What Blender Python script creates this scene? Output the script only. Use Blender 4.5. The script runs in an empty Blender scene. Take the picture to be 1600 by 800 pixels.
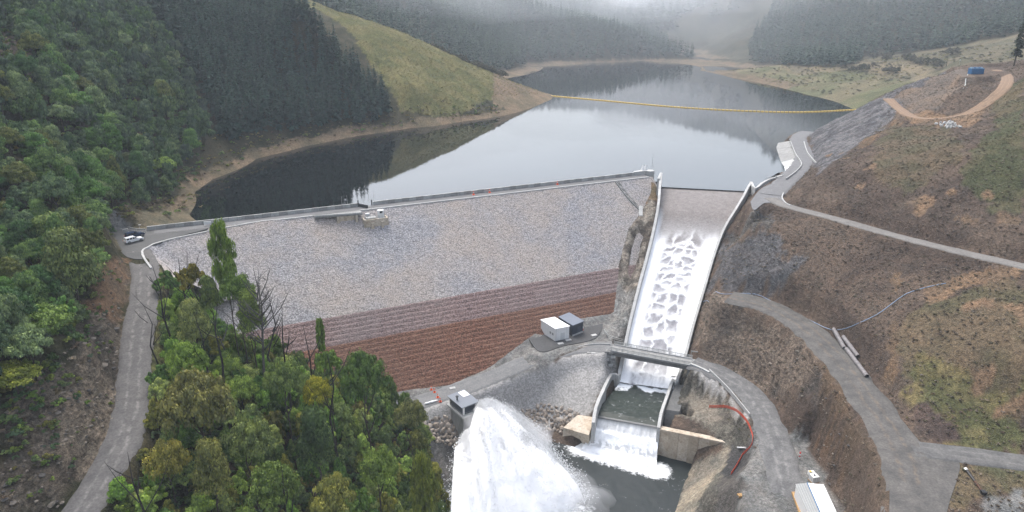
import bpy, math, random
import numpy as np
from mathutils import Vector, Matrix

# ------------------------------------------------------------------ camera, sky, sun, exposure
sc = bpy.context.scene
C = sc.collection
PITCH = math.radians(20.0); FOC = 1067.0; CAMZ = 66.0
cam = bpy.data.objects.new('camera', bpy.data.cameras.new('camera'))
C.objects.link(cam); sc.camera = cam
cam.data.sensor_width = 36.0; cam.data.lens = 36.0 * FOC / 1600.0
cam.data.clip_start = 1.0; cam.data.clip_end = 9000.0
cam.location = (0, 0, CAMZ); cam.rotation_euler = (math.radians(90) - PITCH, 0, 0)

SUN_EL, SUN_AZ = math.radians(60), math.radians(335)      # to the left beyond the reservoir, veiled by cloud
world = bpy.data.worlds.new('World'); sc.world = world; world.use_nodes = True
wn = world.node_tree.nodes; wl = world.node_tree.links
sky = wn.new('ShaderNodeTexSky'); sky.sky_type = 'NISHITA'; sky.sun_disc = False
sky.sun_elevation = SUN_EL; sky.sun_rotation = SUN_AZ; sky.dust_density = 4.0; sky.air_density = 1.0; sky.ozone_density = 1.0
hs = wn.new('ShaderNodeHueSaturation'); hs.inputs['Saturation'].default_value = 0.55
bg = wn['Background']; bg.inputs['Strength'].default_value = 0.15
wl.new(sky.outputs[0], hs.inputs['Color']); wl.new(hs.outputs[0], bg.inputs['Color'])
sun = bpy.data.objects.new('sun', bpy.data.lights.new('sun', 'SUN')); C.objects.link(sun)
sun.data.energy = 0.9; sun.data.angle = math.radians(25); sun.data.color = (1.0, 0.97, 0.93)
sun.rotation_euler = (math.radians(90) - SUN_EL, 0, math.pi - SUN_AZ)
sc.view_settings.view_transform = 'Standard'; sc.view_settings.look = 'None'
sc.view_settings.exposure = 1.42; sc.view_settings.gamma = 1.0; sc.view_settings.use_curve_mapping = False
sc.cycles.use_denoising = True
sc.cycles.max_bounces = 7; sc.cycles.diffuse_bounces = 6; sc.cycles.glossy_bounces = 2
sc.cycles.transmission_bounces = 2; sc.cycles.volume_bounces = 3; sc.cycles.transparent_max_bounces = 6
sc.cycles.caustics_reflective = False; sc.cycles.caustics_refractive = False

rng = np.random.default_rng(11); random.seed(11)
CT, ST = math.cos(PITCH), math.sin(PITCH)

# ------------------------------------------------------------------ surveying helpers: sight lines of the survey photograph to ground points
def ray(px, py):
    v = py - 400.0; u = px - 800.0
    return np.array([u, FOC * CT - v * ST, -FOC * ST - v * CT])
def P(px, py, Z):
    d = ray(px, py); t = (Z - CAMZ) / d[2]
    return np.array([d[0] * t, d[1] * t, Z])
def PZ(px, py, zc):
    d = ray(px, py); t = zc / FOC
    return np.array([d[0] * t, d[1] * t, CAMZ + d[2] * t])
def proj(x, y, z):
    zz = z - CAMZ; zc = y * CT - zz * ST
    return 800 + FOC * x / zc, 400 + FOC * (-zz * CT - y * ST) / zc, zc

# dam frame: s along the crest, n downstream, z up
DO = np.array([-114.9, 204.9]); DE = np.array([.911, .412]); DE = DE / np.linalg.norm(DE); DN = np.array([DE[1], -DE[0]])
def D(s, n, z=0.0):
    q = DO + DE * s + DN * n
    return np.array([q[0], q[1], z])
def to_dam(x, y):
    return (x - DO[0]) * DE[0] + (y - DO[1]) * DE[1], (x - DO[0]) * DN[0] + (y - DO[1]) * DN[1]
SLOPE = 1.3; CREST_W = 5.0
def Pplane(px, py, p0, nrm):
    d = ray(px, py); c = np.array([0, 0, CAMZ]); t = np.dot(p0 - c, nrm) / np.dot(d, nrm)
    return c + d * t
FACE_N = np.array([DN[0], DN[1], SLOPE]); FACE_P = D(0, CREST_W, 0)
def PF(px, py): return Pplane(px, py, FACE_P, FACE_N)

# ------------------------------------------------------------------ value noise
def _hash(ix, iy, seed):
    h = (ix * 374761393 + iy * 668265263 + seed * 1442695041) & 0xffffffff
    h = ((h ^ (h >> 13)) * 1274126177) & 0xffffffff
    return ((h ^ (h >> 16)) & 0xffff) / 65535.0
def vnoise(x, y, seed=0):
    x = np.asarray(x, float); y = np.asarray(y, float)
    ix = np.floor(x).astype(np.int64); iy = np.floor(y).astype(np.int64)
    fx = x - ix; fy = y - iy; fx = fx * fx * (3 - 2 * fx); fy = fy * fy * (3 - 2 * fy)
    a = _hash(ix, iy, seed); b = _hash(ix + 1, iy, seed); c = _hash(ix, iy + 1, seed); d = _hash(ix + 1, iy + 1, seed)
    return (a * (1 - fx) + b * fx) * (1 - fy) + (c * (1 - fx) + d * fx) * fy
def fbm(x, y, seed=0, octv=4):
    s = 0; a = 0.5; t = 0
    for k in range(octv):
        s = s + a * vnoise(np.asarray(x) * 2**k + 17.3 * k, np.asarray(y) * 2**k - 9.1 * k, seed + k); t += a; a *= 0.55
    return s / t
def sstep(a, b, x):
    t = np.clip((x - a) / (b - a), 0, 1); return t * t * (3 - 2 * t)
def inpoly(x, y, poly):
    r = np.zeros(np.shape(x), bool); n = len(poly)
    for i in range(n):
        x1, y1 = poly[i][0], poly[i][1]; x2, y2 = poly[(i + 1) % n][0], poly[(i + 1) % n][1]
        if y1 == y2: continue
        c = ((y1 > y) != (y2 > y)) & (x < (x2 - x1) * (y - y1) / (y2 - y1) + x1)
        r ^= c
    return r
def spline(pts, step=2.0):
    pts = np.array(pts, float); out = []
    q = np.vstack([2 * pts[0] - pts[1], pts, 2 * pts[-1] - pts[-2]])
    for i in range(1, len(q) - 2):
        m = max(2, int(np.linalg.norm(q[i + 1] - q[i]) / step))
        for k in range(m):
            t = k / m
            out.append(0.5 * ((2 * q[i]) + (-q[i - 1] + q[i + 1]) * t + (2 * q[i - 1] - 5 * q[i] + 4 * q[i + 1] - q[i + 2]) * t * t
                       + (-q[i - 1] + 3 * q[i] - 3 * q[i + 1] + q[i + 2]) * t ** 3))
    out.append(pts[-1]); return np.array(out)

# ------------------------------------------------------------------ objects
def tag(o, label=None, cat=None, group=None, kind=None):
    if label: o['label'] = label
    if cat: o['category'] = cat
    if group: o['group'] = group
    if kind: o['kind'] = kind
    return o
def mesh_from(name, V, Fc, m=None, smooth=False):
    me = bpy.data.meshes.new(name)
    if isinstance(V, np.ndarray) and isinstance(Fc, np.ndarray):
        nv, nf, k = len(V), len(Fc), Fc.shape[1]
        me.vertices.add(nv); me.vertices.foreach_set('co', np.ascontiguousarray(V, np.float32).ravel())
        me.loops.add(nf * k); me.loops.foreach_set('vertex_index', np.ascontiguousarray(Fc, np.int32).ravel())
        me.polygons.add(nf); me.polygons.foreach_set('loop_start', np.arange(0, nf * k, k, dtype=np.int32))
        me.update(calc_edges=True); me.validate()
    else:
        me.from_pydata([tuple(map(float, v)) for v in V], [], [tuple(map(int, f)) for f in Fc]); me.update()
    if m: me.materials.append(m)
    if smooth: me.polygons.foreach_set('use_smooth', np.ones(len(me.polygons), bool))
    return me
def link(name, me, parent=None, loc=None, rz=None):
    o = bpy.data.objects.new(name, me); C.objects.link(o)
    if parent: o.parent = parent
    if loc is not None: o.location = tuple(map(float, loc))
    if rz is not None: o.rotation_euler = (0, 0, rz)
    return o
def empty(name, loc=(0, 0, 0), rz=0.0):
    o = bpy.data.objects.new(name, None); C.objects.link(o); o.location = tuple(map(float, loc)); o.rotation_euler = (0, 0, rz); o.empty_display_size = .5
    return o
def fattr(me, name, arr):
    a = me.attributes.new(name, 'FLOAT', 'POINT'); a.data.foreach_set('value', np.ascontiguousarray(arr, np.float32))
def cattr(me, name, arr):
    a = me.attributes.new(name, 'FLOAT_COLOR', 'POINT')
    full = np.ones((len(arr), 4), np.float32); full[:, :3] = arr; a.data.foreach_set('color', full.ravel())

class MB:
    """collects boxes, prisms and tubes for ONE mesh"""
    def __init__(s): s.v = []; s.f = []
    def add(s, vs, fs):
        b = len(s.v); s.v += [tuple(map(float, p)) for p in vs]; s.f += [tuple(b + i for i in q) for q in fs]; return s
    def box(s, c, d, rz=0.0, M=None):
        x, y, z = d[0] / 2, d[1] / 2, d[2] / 2
        vs = [(-x, -y, -z), (x, -y, -z), (x, y, -z), (-x, y, -z), (-x, -y, z), (x, -y, z), (x, y, z), (-x, y, z)]
        cr, sr = math.cos(rz), math.sin(rz)
        if M is not None: vs = [M @ Vector(p) for p in vs]
        vs = [(c[0] + p[0] * cr - p[1] * sr, c[1] + p[0] * sr + p[1] * cr, c[2] + p[2]) for p in vs]
        return s.add(vs, [(0, 3, 2, 1), (4, 5, 6, 7), (0, 1, 5, 4), (1, 2, 6, 5), (2, 3, 7, 6), (3, 0, 4, 7)])
    def prism(s, poly, z0, z1):
        n = len(poly); vs = [(p[0], p[1], (p[2] if len(p) > 2 and z0 is None else z0)) for p in poly]
        vs += [(p[0], p[1], z1 if z1 is not None else p[2]) for p in poly]
        return s.add(vs, [tuple(range(n - 1, -1, -1)), tuple(range(n, 2 * n))] + [(i, (i + 1) % n, n + (i + 1) % n, n + i) for i in range(n)])
    def hexa(s, b, t):      # bottom quad, top quad
        return s.add(list(b) + list(t), [(3, 2, 1, 0), (4, 5, 6, 7), (0, 1, 5, 4), (1, 2, 6, 5), (2, 3, 7, 6), (3, 0, 4, 7)])
    def tube(s, pts, r, n=6, cap=True):
        pts = [Vector(tuple(map(float, p))) for p in pts]
        rs = r if hasattr(r, '__len__') else [r] * len(pts); rings = []
        for i, p in enumerate(pts):
            d = (pts[min(i + 1, len(pts) - 1)] - pts[max(i - 1, 0)]).normalized()
            a = d.cross(Vector((0, 0, 1)) if abs(d.z) < .9 else Vector((1, 0, 0))).normalized(); b = d.cross(a)
            rings.append([p + (a * math.cos(2 * math.pi * k / n) + b * math.sin(2 * math.pi * k / n)) * rs[i] for k in range(n)])
        vs = [q for rr in rings for q in rr]; fs = []
        for i in range(len(pts) - 1):
            for k in range(n): fs.append((i * n + k, i * n + (k + 1) % n, (i + 1) * n + (k + 1) % n, (i + 1) * n + k))
        if cap: fs += [tuple(range(n - 1, -1, -1)), tuple((len(pts) - 1) * n + k for k in range(n))]
        return s.add(vs, fs)
    def wall(s, pts, th, h=None, side=0.0, zb=None):
        """wall along top points; th thick; h high below the top (or down to zb)"""
        pts = np.array(pts, float); n = len(pts); vs = []
        for i in range(n):
            d = pts[min(i + 1, n - 1)] - pts[max(i - 1, 0)]; d[2] = 0; d /= np.linalg.norm(d); nn = np.array([-d[1], d[0], 0])
            hh = (h[i] if hasattr(h, '__len__') else h) if zb is None else None
            for o in (side - th / 2, side + th / 2):
                q = pts[i] + nn * o; vs.append(q); vs.append((q[0], q[1], q[2] - hh if zb is None else zb))
        fs = []
        for i in range(n - 1):
            a, b = i * 4, (i + 1) * 4
            fs += [(a, a + 2, b + 2, b), (a, b, b + 1, a + 1), (a + 2, a + 3, b + 3, b + 2), (a + 1, b + 1, b + 3, a + 3)]
        e = (n - 1) * 4; fs += [(0, 1, 3, 2), (e, e + 2, e + 3, e + 1)]
        return s.add(vs, fs)
    def build(s, name, m, parent=None, loc=None, rz=None, smooth=False):
        return link(name, s.mesh(name, m, smooth), parent, loc, rz)
    def mesh(s, name, m, smooth=False): return mesh_from(name, s.v, s.f, m, smooth)

# ------------------------------------------------------------------ materials
def new_mat(name):
    m = bpy.data.materials.new(name); m.use_nodes = True; nt = m.node_tree
    return m, nt, nt.nodes, nt.links, nt.nodes['Principled BSDF']
def noise_n(nt, vec, scale, detail=4, rough=.6):
    n = nt.nodes.new('ShaderNodeTexNoise'); n.inputs['Scale'].default_value = scale; n.inputs['Detail'].default_value = detail
    n.inputs['Roughness'].default_value = rough
    if vec: nt.links.new(vec, n.inputs['Vector'])
    return n.outputs['Fac']
def ramp_n(nt, fac, stops):
    r = nt.nodes.new('ShaderNodeValToRGB'); e = r.color_ramp.elements
    while len(e) < len(stops): e.new(.5)
    for k, (p, c) in enumerate(stops):
        e[k].position = p; e[k].color = (*c, 1) if hasattr(c, '__len__') else (c, c, c, 1)
    nt.links.new(fac, r.inputs['Fac']); return r.outputs['Color']
def mix_n(nt, a, b, f, mode='MIX'):
    m = nt.nodes.new('ShaderNodeMix'); m.data_type = 'RGBA'; m.blend_type = mode
    for sock, val in ((m.inputs['Factor'], f), (m.inputs['A'], a), (m.inputs['B'], b)):
        if isinstance(val, bpy.types.NodeSocket): nt.links.new(val, sock)
        else: sock.default_value = val if not hasattr(val, '__len__') else (*val, 1)
    return m.outputs['Result']
def attr_n(nt, name, out='Fac'):
    a = nt.nodes.new('ShaderNodeAttribute'); a.attribute_name = name; return a.outputs[out]
def pos_n(nt):
    g = nt.nodes.new('ShaderNodeNewGeometry'); return g.outputs['Position']
def bump_n(nt, h, strength, dist, bsdf):
    b = nt.nodes.new('ShaderNodeBump'); b.inputs['Strength'].default_value = strength; b.inputs['Distance'].default_value = dist
    nt.links.new(h, b.inputs['Height']); nt.links.new(b.outputs[0], bsdf.inputs['Normal'])
def surf(name, c1, c2, s1=.3, s2=3.0, rough=.85, bump=.3, bd=.1, spec=.3, metal=0.0, stain=None, streak=False):
    """weathered surface: two tones mixed by broad and fine noise, fine relief"""
    m, nt, N, L, b = new_mat(name); v = pos_n(nt)
    if streak:
        mp = N.new('ShaderNodeMapping'); mp.inputs['Scale'].default_value = (1, 1, .18); L.new(v, mp.inputs['Vector']); v = mp.outputs[0]
    f1 = noise_n(nt, v, s1, 5); f2 = noise_n(nt, v, s2, 4)
    col = mix_n(nt, c1, c2, ramp_n(nt, f1, [(.32, 0.), (.68, 1.)]))
    g = ramp_n(nt, f2, [(.25, .72), (.75, 1.22)])
    col = mix_n(nt, col, g, 1.0, 'MULTIPLY')
    if stain: col = mix_n(nt, col, stain, ramp_n(nt, noise_n(nt, v, s1 * 2.7, 6, .7), [(.52, 0.), (.7, .8)]))
    L.new(col, b.inputs['Base Color']); b.inputs['Roughness'].default_value = rough; b.inputs['Metallic'].default_value = metal
    b.inputs['Specular IOR Level'].default_value = spec
    if bump: bump_n(nt, f2, bump, bd, b)
    return m
def paint(name, c, rough=.5, metal=0.0, spec=.4):
    m, nt, N, L, b = new_mat(name); v = pos_n(nt)
    L.new(mix_n(nt, c, [x * .82 for x in c], noise_n(nt, v, 1.4, 4)), b.inputs['Base Color'])
    b.inputs['Roughness'].default_value = rough; b.inputs['Metallic'].default_value = metal; b.inputs['Specular IOR Level'].default_value = spec
    return m
def rubble(name, cols, cell, bump=.8, bd=.25, rough=.9, stain=None):
    """loose broken stone, each stone its own tone"""
    m, nt, N, L, b = new_mat(name); v = pos_n(nt)
    vo = N.new('ShaderNodeTexVoronoi'); vo.inputs['Scale'].default_value = 1 / cell; L.new(v, vo.inputs['Vector'])
    sep = N.new('ShaderNodeSeparateColor'); L.new(vo.outputs['Color'], sep.inputs[0])
    k = len(cols); col = ramp_n(nt, sep.outputs[0], [(i / (k - 1), c) for i, c in enumerate(cols)])
    col = mix_n(nt, col, ramp_n(nt, noise_n(nt, v, .06, 5), [(.3, (.86, .88, .92)), (.7, (1.08, 1.03, .98))]), 1.0, 'MULTIPLY')
    if stain: col = mix_n(nt, col, stain, ramp_n(nt, noise_n(nt, v, .03, 6, .7), [(.42, 0.), (.66, .6)]))
    col = mix_n(nt, col, ramp_n(nt, vo.outputs['Distance'], [(.35, 1.), (.8, .45)]), .8, 'MULTIPLY')
    L.new(col, b.inputs['Base Color']); b.inputs['Roughness'].default_value = rough; b.inputs['Specular IOR Level'].default_value = .25
    inv = N.new('ShaderNodeMath'); inv.operation = 'SUBTRACT'; inv.inputs[0].default_value = 1; L.new(vo.outputs['Distance'], inv.inputs[1])
    bump_n(nt, inv.outputs[0], bump, bd, b)
    return m
M = {}
M['concrete'] = surf('concrete', (.27, .27, .26), (.20, .20, .195), .25, 2.2, .85, .15, .04, stain=(.13, .12, .11), streak=True)
M['concrete_pale'] = surf('concrete_pale', (.42, .42, .41), (.32, .32, .31), .3, 2.5, .85, .12, .03)
M['concrete_buff'] = surf('concrete_buff', (.50, .44, .36), (.40, .33, .25), .22, 1.8, .85, .2, .05, stain=(.22, .16, .11))
M['concrete_dark'] = surf('concrete_dark', (.13, .13, .125), (.09, .09, .088), .3, 2.0, .8, .2, .05)
M['white_paint'] = paint('white_paint', (.72, .72, .71), .5)
M['white_sheet'] = paint('white_sheet', (.80, .80, .80), .45)
M['dark_clad'] = paint('dark_clad', (.035, .045, .065), .5)
M['dark_roof'] = paint('dark_roof', (.13, .15, .19), .45)
M['grey_roof'] = paint('grey_roof', (.16, .18, .21), .45)
M['steel'] = paint('steel', (.30, .31, .31), .45, .6)
M['rail'] = paint('rail', (.36, .37, .36), .5, .3)
M['steel_dark'] = paint('steel_dark', (.05, .055, .06), .5, .2)
M['black'] = paint('black', (.012, .012, .013), .5)
M['tyre'] = paint('tyre', (.015, .015, .015), .85)
M['glass'] = paint('glass', (.01, .012, .015), .08, 0, .6)
M['orange'] = paint('orange', (.75, .10, .025), .6)
M['orange_net'] = paint('orange_net', (.50, .065, .03), .7)
M['red'] = paint('red', (.55, .03, .03), .5)
M['yellow'] = paint('yellow', (.62, .42, .07), .5)
M['blue'] = paint('blue', (.03, .13, .28), .5)
M['blue_pipe'] = paint('blue_pipe', (.05, .22, .42), .5)
M['hose'] = paint('hose', (.22, .30, .42), .5)
M['car_white'] = paint('car_white', (.75, .76, .77), .25)
M['car_blue'] = paint('car_blue', (.02, .035, .075), .2)
M['timber'] = surf('timber', (.42, .27, .12), (.32, .19, .08), 1.2, 9, .8, .1, .02)
M['pipe_grey'] = surf('pipe_grey', (.21, .195, .195), (.14, .13, .13), .8, 6, .6, .1, .02)
M['rust'] = surf('rust', (.10, .05, .03), (.05, .03, .02), 1.5, 8, .8, .2, .02)
M['asphalt'] = surf('asphalt', (.085, .085, .083), (.065, .065, .064), .2, 2.6, .9, .2, .03)
M['rockfill'] = rubble('rockfill', [(.235, .228, .23), (.30, .29, .293), (.37, .358, .358), (.46, .445, .435)], .38, stain=(.385, .32, .265))
M['rock_bank'] = rubble('rock_bank', [(.12, .115, .11), (.2, .19, .18), (.27, .255, .24), (.34, .32, .3)], .7)
M['facing_pink'] = rubble('facing_pink', [(.10, .068, .063), (.19, .128, .116), (.26, .182, .168), (.33, .25, .235)], .34, stain=(.19, .17, .17))
M['facing_brown'] = rubble('facing_brown', [(.06, .026, .018), (.135, .06, .038), (.195, .094, .06), (.25, .145, .10)], .34, stain=(.16, .10, .075))
M['stone_a'] = surf('stone_a', (.30, .25, .20), (.2, .17, .14), .6, 3, .9, .4, .06)
M['stone_b'] = surf('stone_b', (.36, .31, .26), (.26, .23, .2), .6, 3, .9, .4, .06)
M['stone_c'] = surf('stone_c', (.2, .17, .145), (.13, .115, .1), .6, 3, .9, .4, .06)
# ------------------------------------------------------------------ spillway survey (needed by the terrain)
LAKE_Z, RIVER_Z, BASIN_Z = -4.0, -54.0, -46.3
CL0 = P(1030, 330, -8); CLB = P(968, 600, -46); CRB = P(1053, 612, -46)
CH_N = np.cross(CRB - CLB, CL0 - CLB); CH_N /= np.linalg.norm(CH_N)
def PC(px, py): return Pplane(px, py, CLB, CH_N)
CH_L = [P(1033, 294, -5), P(1032, 303, -5.3), P(1031, 314, -6.2), CL0, PC(1025, 360), PC(1013, 410), PC(1000, 458), PC(986, 515), PC(976, 563), CLB]
CH_R = [P(1170, 302, -5), P(1164, 311, -5.3), P(1158, 322, -6.2), PC(1146, 341), PC(1127, 372), PC(1111, 415), PC(1097, 463), PC(1080, 520), PC(1067, 569), CRB]
CH_L = spline(CH_L, 2.5); CH_R = spline(CH_R, 2.5)
def resample(p, n):
    d = np.r_[0, np.cumsum(np.linalg.norm(np.diff(p, axis=0), axis=1))]; t = np.linspace(0, d[-1], n)
    return np.stack([np.interp(t, d, p[:, k]) for k in range(3)], 1)
NCH = 60
CH_L = resample(CH_L, NCH); CH_R = resample(CH_R, NCH)
LIP_L, LIP_R = P(931, 648, -46.6), P(1029, 665, -46.6)

# ------------------------------------------------------------------ roads: (px, py, height) along the centre line
ROADS = {
 'gravel_road': ([(214, 392, 0), (226, 420, -1.2), (224, 470, -4), (214, 530, -7.5), (209, 590, -10.5), (205, 640, -12.5), (190, 690, -14.5), (160, 745, -16.5), (122, 805, -18.5), (60, 890, -21.5)], 3.3),
 'toe_road': ([(655, 628, -41), (700, 613, -40.6), (760, 592, -39.6), (830, 562, -38), (890, 545, -37), (958, 541, -36.1)], 3.4),
 'riverside_road': ([(1082, 566, -36.1), (1122, 581, -36.3), (1170, 612, -36.8), (1200, 660, -37.3), (1220, 720, -37.8), (1235, 790, -38.3), (1245, 900, -39)], 3.8),
 'bench_road': ([(1140, 463, -20), (1200, 478, -20), (1258, 511, -20.3), (1305, 555, -20.8), (1347, 610, -21.2), (1392, 675, -21.8), (1420, 735, -22), (1425, 800, -22.3), (1425, 880, -22.6)], 4.4),
 'branch_road': ([(1425, 700, -21.9), (1470, 706, -22), (1530, 713, -22), (1610, 724, -22), (1720, 740, -22)], 3.0),
 'access_road': ([(1203, 309, 0), (1232, 322, .3), (1300, 340, .8), (1400, 368, 1.3), (1500, 393, 1.8), (1600, 416, 2.3), (1720, 448, 3)], 2.3),
 'abutment_road': ([(1205, 304, 0), (1228, 282, 0), (1250, 260, .2), (1257, 243, .2), (1250, 226, .1), (1248, 215, -.6), (1256, 208, -2.4), (1272, 203, -6)], 3.9),
 'dirt_track': ([(1388, 154, 22.5), (1406, 170, 20.6), (1430, 183, 20.6), (1470, 185, 21.6), (1510, 178, 23.6), (1545, 158, 28.4), (1570, 135, 33.6), (1573, 118, 35.2), (1556, 109, 36)], 2.3),
}
ROAD_PTS = {k: spline([P(*q) for q in v[0]], 1.5) for k, v in ROADS.items()}
PADS = [  # level areas: pixel outline at a height
 ([(176, 362), (200, 356), (236, 357), (330, 349.5), (322, 357.8), (290, 366.3), (262, 374.8), (232, 385.5), (222.5, 392), (222, 399), (222, 405), (200, 402), (186, 388)], 0.0),
 ([(812, 527), (850, 497), (905, 483), (950, 497), (940, 530), (880, 545), (836, 556)], -36.2),
 ([(1205, 690), (1262, 690), (1318, 800), (1330, 900), (1180, 900), (1160, 740)], -38.0),
 ([(1500, 119), (1490, 109), (1525, 104), (1566, 104), (1572, 113), (1545, 119)], 36.0),
 ([(1170, 316), (1184, 298), (1199, 288), (1222, 283), (1236, 288), (1224, 304), (1230, 323), (1212, 319), (1194, 318), (1176, 330)], -.15),
 ([(1395, 690), (1470, 705), (1500, 725), (1480, 800), (1480, 880), (1400, 860), (1390, 760)], -22.0),
]
PADS = [(np.array([P(x, y, z)[:2] for x, y in pl]), z) for pl, z in PADS]

# ------------------------------------------------------------------ terrain control heights
CTRL = []
for q in [  # shore line of the reservoir
 (303, 300), (308, 345), (332, 280), (400, 248), (480, 228), (560, 212), (640, 200), (720, 190), (790, 180), (850, 160), (862, 148),
 (850, 105), (925, 98), (1000, 94), (1085, 92), (1090, 110), (1150, 122), (1200, 132), (1260, 148), (1310, 160), (1342, 173)]:
    CTRL.append(P(q[0], q[1], LAKE_Z))
for q in [  # left hillside
 (400, 150, 20), (400, 60, 48), (560, 120, 24), (560, 38, 53), (700, 120, 20), (700, 85, 33), (780, 117, 14), (830, 138, 2),
 (100, 100, 45), (100, 200, 28), (100, 300, 12), (0, 400, 8), (0, 500, 4), (0, 300, 20), (0, 200, 34), (0, 100, 48),
 (250, 250, 8), (250, 150, 28), (250, 50, 54), (470, 20, 63), (500, 5, 69.5), (530, 16, 64), (590, 40, 53.5), (640, 60, 42), (640, 130, 20), (480, 120, 27),
 (150, 440, 3), (110, 530, 1), (60, 590, -1), (0, 640, -3), (175, 380, 4), (165, 355, 8), (215, 335, 3), (270, 330, -2), (160, 410, 5),
 (185, 440, -1), (165, 530, -5), (150, 620, -9), (90, 720, -12), (40, 770, -13),
 # terrace and cut-over land on the far side
 (1200, 110, 3), (1300, 120, 6), (1400, 140, 8), (1300, 98, 8), (1450, 78, 22), (1600, 45, 46), (1500, 90, 28), (1430, 120, 12), (1180, 100, 4),
 # right spur
 (1265, 207, -4), (1310, 185, 8), (1380, 152, 22), (1400, 146, 25), (1450, 122, 32), (1490, 103, 35.5), (1522, 112, 36), (1583, 100, 38.5), (1600, 100, 39.5),
 (1276, 265, 1), (1300, 245, 8), (1340, 225, 13), (1300, 300, 6), (1300, 262, 10.5), (1400, 250, 17), (1400, 300, 10), (1400, 200, 20.3), (1500, 250, 20), (1500, 300, 13), (1500, 210, 21.8),
 (1600, 300, 15), (1600, 200, 29), (1560, 200, 27), (1500, 147, 30), (1510, 133, 33),
 # between access road and bench
 (1150, 380, -12), (1250, 420, -10), (1200, 370, -5), (1350, 450, -9), (1450, 480, -7), (1500, 550, -11), (1550, 620, -17), (1450, 620, -18), (1600, 560, -8), (1600, 680, -20.5), (1560, 755, -23), (1600, 790, -24),
 (1140, 440, -18.5), (1180, 345, -2),
 # bench to riverside road
 (1200, 560, -29), (1300, 680, -28), (1330, 760, -28), (1100, 520, -30), (1110, 480, -25), (1150, 530, -29),
 # right river bank
 (1075, 600, -42), (1110, 620, -42), (1100, 655, -43.6), (1110, 676, -44.4), (1065, 664, -45), (1130, 688, -44.6), (1150, 640, -40), (1065, 745, -55), (1050, 800, -55), (1105, 760, -46), (1140, 760, -40), (1080, 720, -52),
 # left river bank, pad and rockfill below it
 (690, 765, -54), (700, 720, -52), (720, 690, -49.5), (700, 690, -48), (660, 660, -44), (690, 800, -55), (745, 660, -47),
 (660, 625, -41), (720, 606, -40.6), (830, 525, -36.2), (890, 500, -35.2), (940, 500, -35.3), (850, 545, -37.3),
 (800, 602, -43.5), (900, 655, -49.5), (850, 662, -52.5), (940, 575, -40), (920, 610, -44), (830, 630, -49), (760, 640, -46.5),
 # strip between the dam face and the chute
 (957, 487, -34.2), (965, 412, -23.3), (985, 350, -13.5), (1000, 330, -10.2), (1000, 440, -25), (975, 510, -34.5), (1012, 350, -12.5), (990, 470, -29), (1018, 310, -7)]:
    CTRL.append(P(*q))
for s, n in [(q, w) for q in (25, 60, 95, 130, 165) for w in (8, 25, 42)]:
    CTRL.append(D(s, n, -(n - CREST_W) / SLOPE - 7))
for q in [(240, 415), (280, 460), (340, 520), (420, 570), (500, 600), (560, 612)]:
    CTRL.append(PF(*q) + np.array([0, 0, .1]))
CTRL += [np.array(q, float) for q in [
 (0, 300, -20), (0, 400, -20), (50, 500, -20), (100, 700, -20), (150, 850, -16), (100, 330, -18), (-60, 330, -18), (-80, 265, -18), (150, 480, -18), (200, 600, -15), (30, 262, -20), (-40, 245, -20), (-80, 225, -16), (120, 400, -18), (110, 300, -14),
 (-60, 640, 5), (-15, 700, -8), (25, 680, -10), (-120, 700, 30), (40, 760, -10),
 (-300, 400, 115), (-260, 300, 92), (-260, 600, 98), (-200, 200, 66), (-160, 100, 40), (-140, 100, 25), (-200, 150, 62), (-100, 80, -5), (-220, 320, 72), (-187, 534, 72), (-400, 700, 140), (-400, 200, 150), (-300, 60, 90),
 (60, 1010, 24), (20, 1090, 58), (-60, 900, 46), (-150, 900, 80), (-100, 800, 40), (150, 1060, 34), (230, 1010, 8), (100, 1400, 74), (-100, 1250, 72), (-350, 1000, 130), (-600, 800, 220), (-500, 1400, 230),
 (330, 1250, 4), (300, 1150, 0), (280, 1060, 0), (420, 1900, 170), (250, 1800, 140), (380, 1500, 25), (60, 2300, 210), (600, 2300, 280), (330, 2500, 230), (-400, 2300, 220), (1200, 2300, 400), (420, 1420, 120), (600, 1500, 240),
 (420, 900, 36), (480, 1010, 78), (560, 760, 72), (500, 680, 46), (500, 1150, 118), (650, 900, 112), (700, 700, 100), (900, 1200, 210), (600, 500, 110), (380, 560, 26), (420, 460, 55), (900, 600, 240),
 (220, 200, 46), (230, 265, 47), (265, 335, 46), (180, 150, 26), (270, 420, 20), (235, 440, -3), (220, 480, -12), (198, 432, -9), (255, 470, -5), (150, 110, 0), (140, 80, -10), (300, 200, 70), (300, 100, 50), (500, 250, 130), (110, 90, -24),
 (-50, 150, -30), (-45, 120, -33), (-60, 110, -24), (-30, 130, -46), (-40, 165, -39), (-65, 165, -24), (-24, 160, -45), (-40, 90, -40), (-10, 100, -56), (-65, 85, -25),
 (10, 140, -59), (30, 138, -59), (0, 120, -60), (15, 158, -58), (35, 120, -60), (-2, 152, -57), (40, 145, -57), (20, 90, -60), (70, 90, -40), (55, 100, -42), (30, 60, -60), (-60, 40, -30), (120, 40, -15), (-200, 0, 40), (0, 0, -62), (200, 0, 40)]]
for k, p in ROAD_PTS.items():
    for q in p[::4]: CTRL.append(q.copy())
CTRL = np.array(CTRL)
_keep = []
for i in range(len(CTRL)):                      # drop near duplicates
    if all(np.hypot(*(CTRL[i, :2] - CTRL[j, :2])) > 1.2 for j in _keep): _keep.append(i)
CTRL = CTRL[_keep]; _n = len(CTRL)
_K = np.hypot(CTRL[:, None, 0] - CTRL[None, :, 0], CTRL[:, None, 1] - CTRL[None, :, 1])
_A = np.zeros((_n + 3, _n + 3)); _A[:_n, :_n] = _K - np.eye(_n) * 0.35
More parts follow.
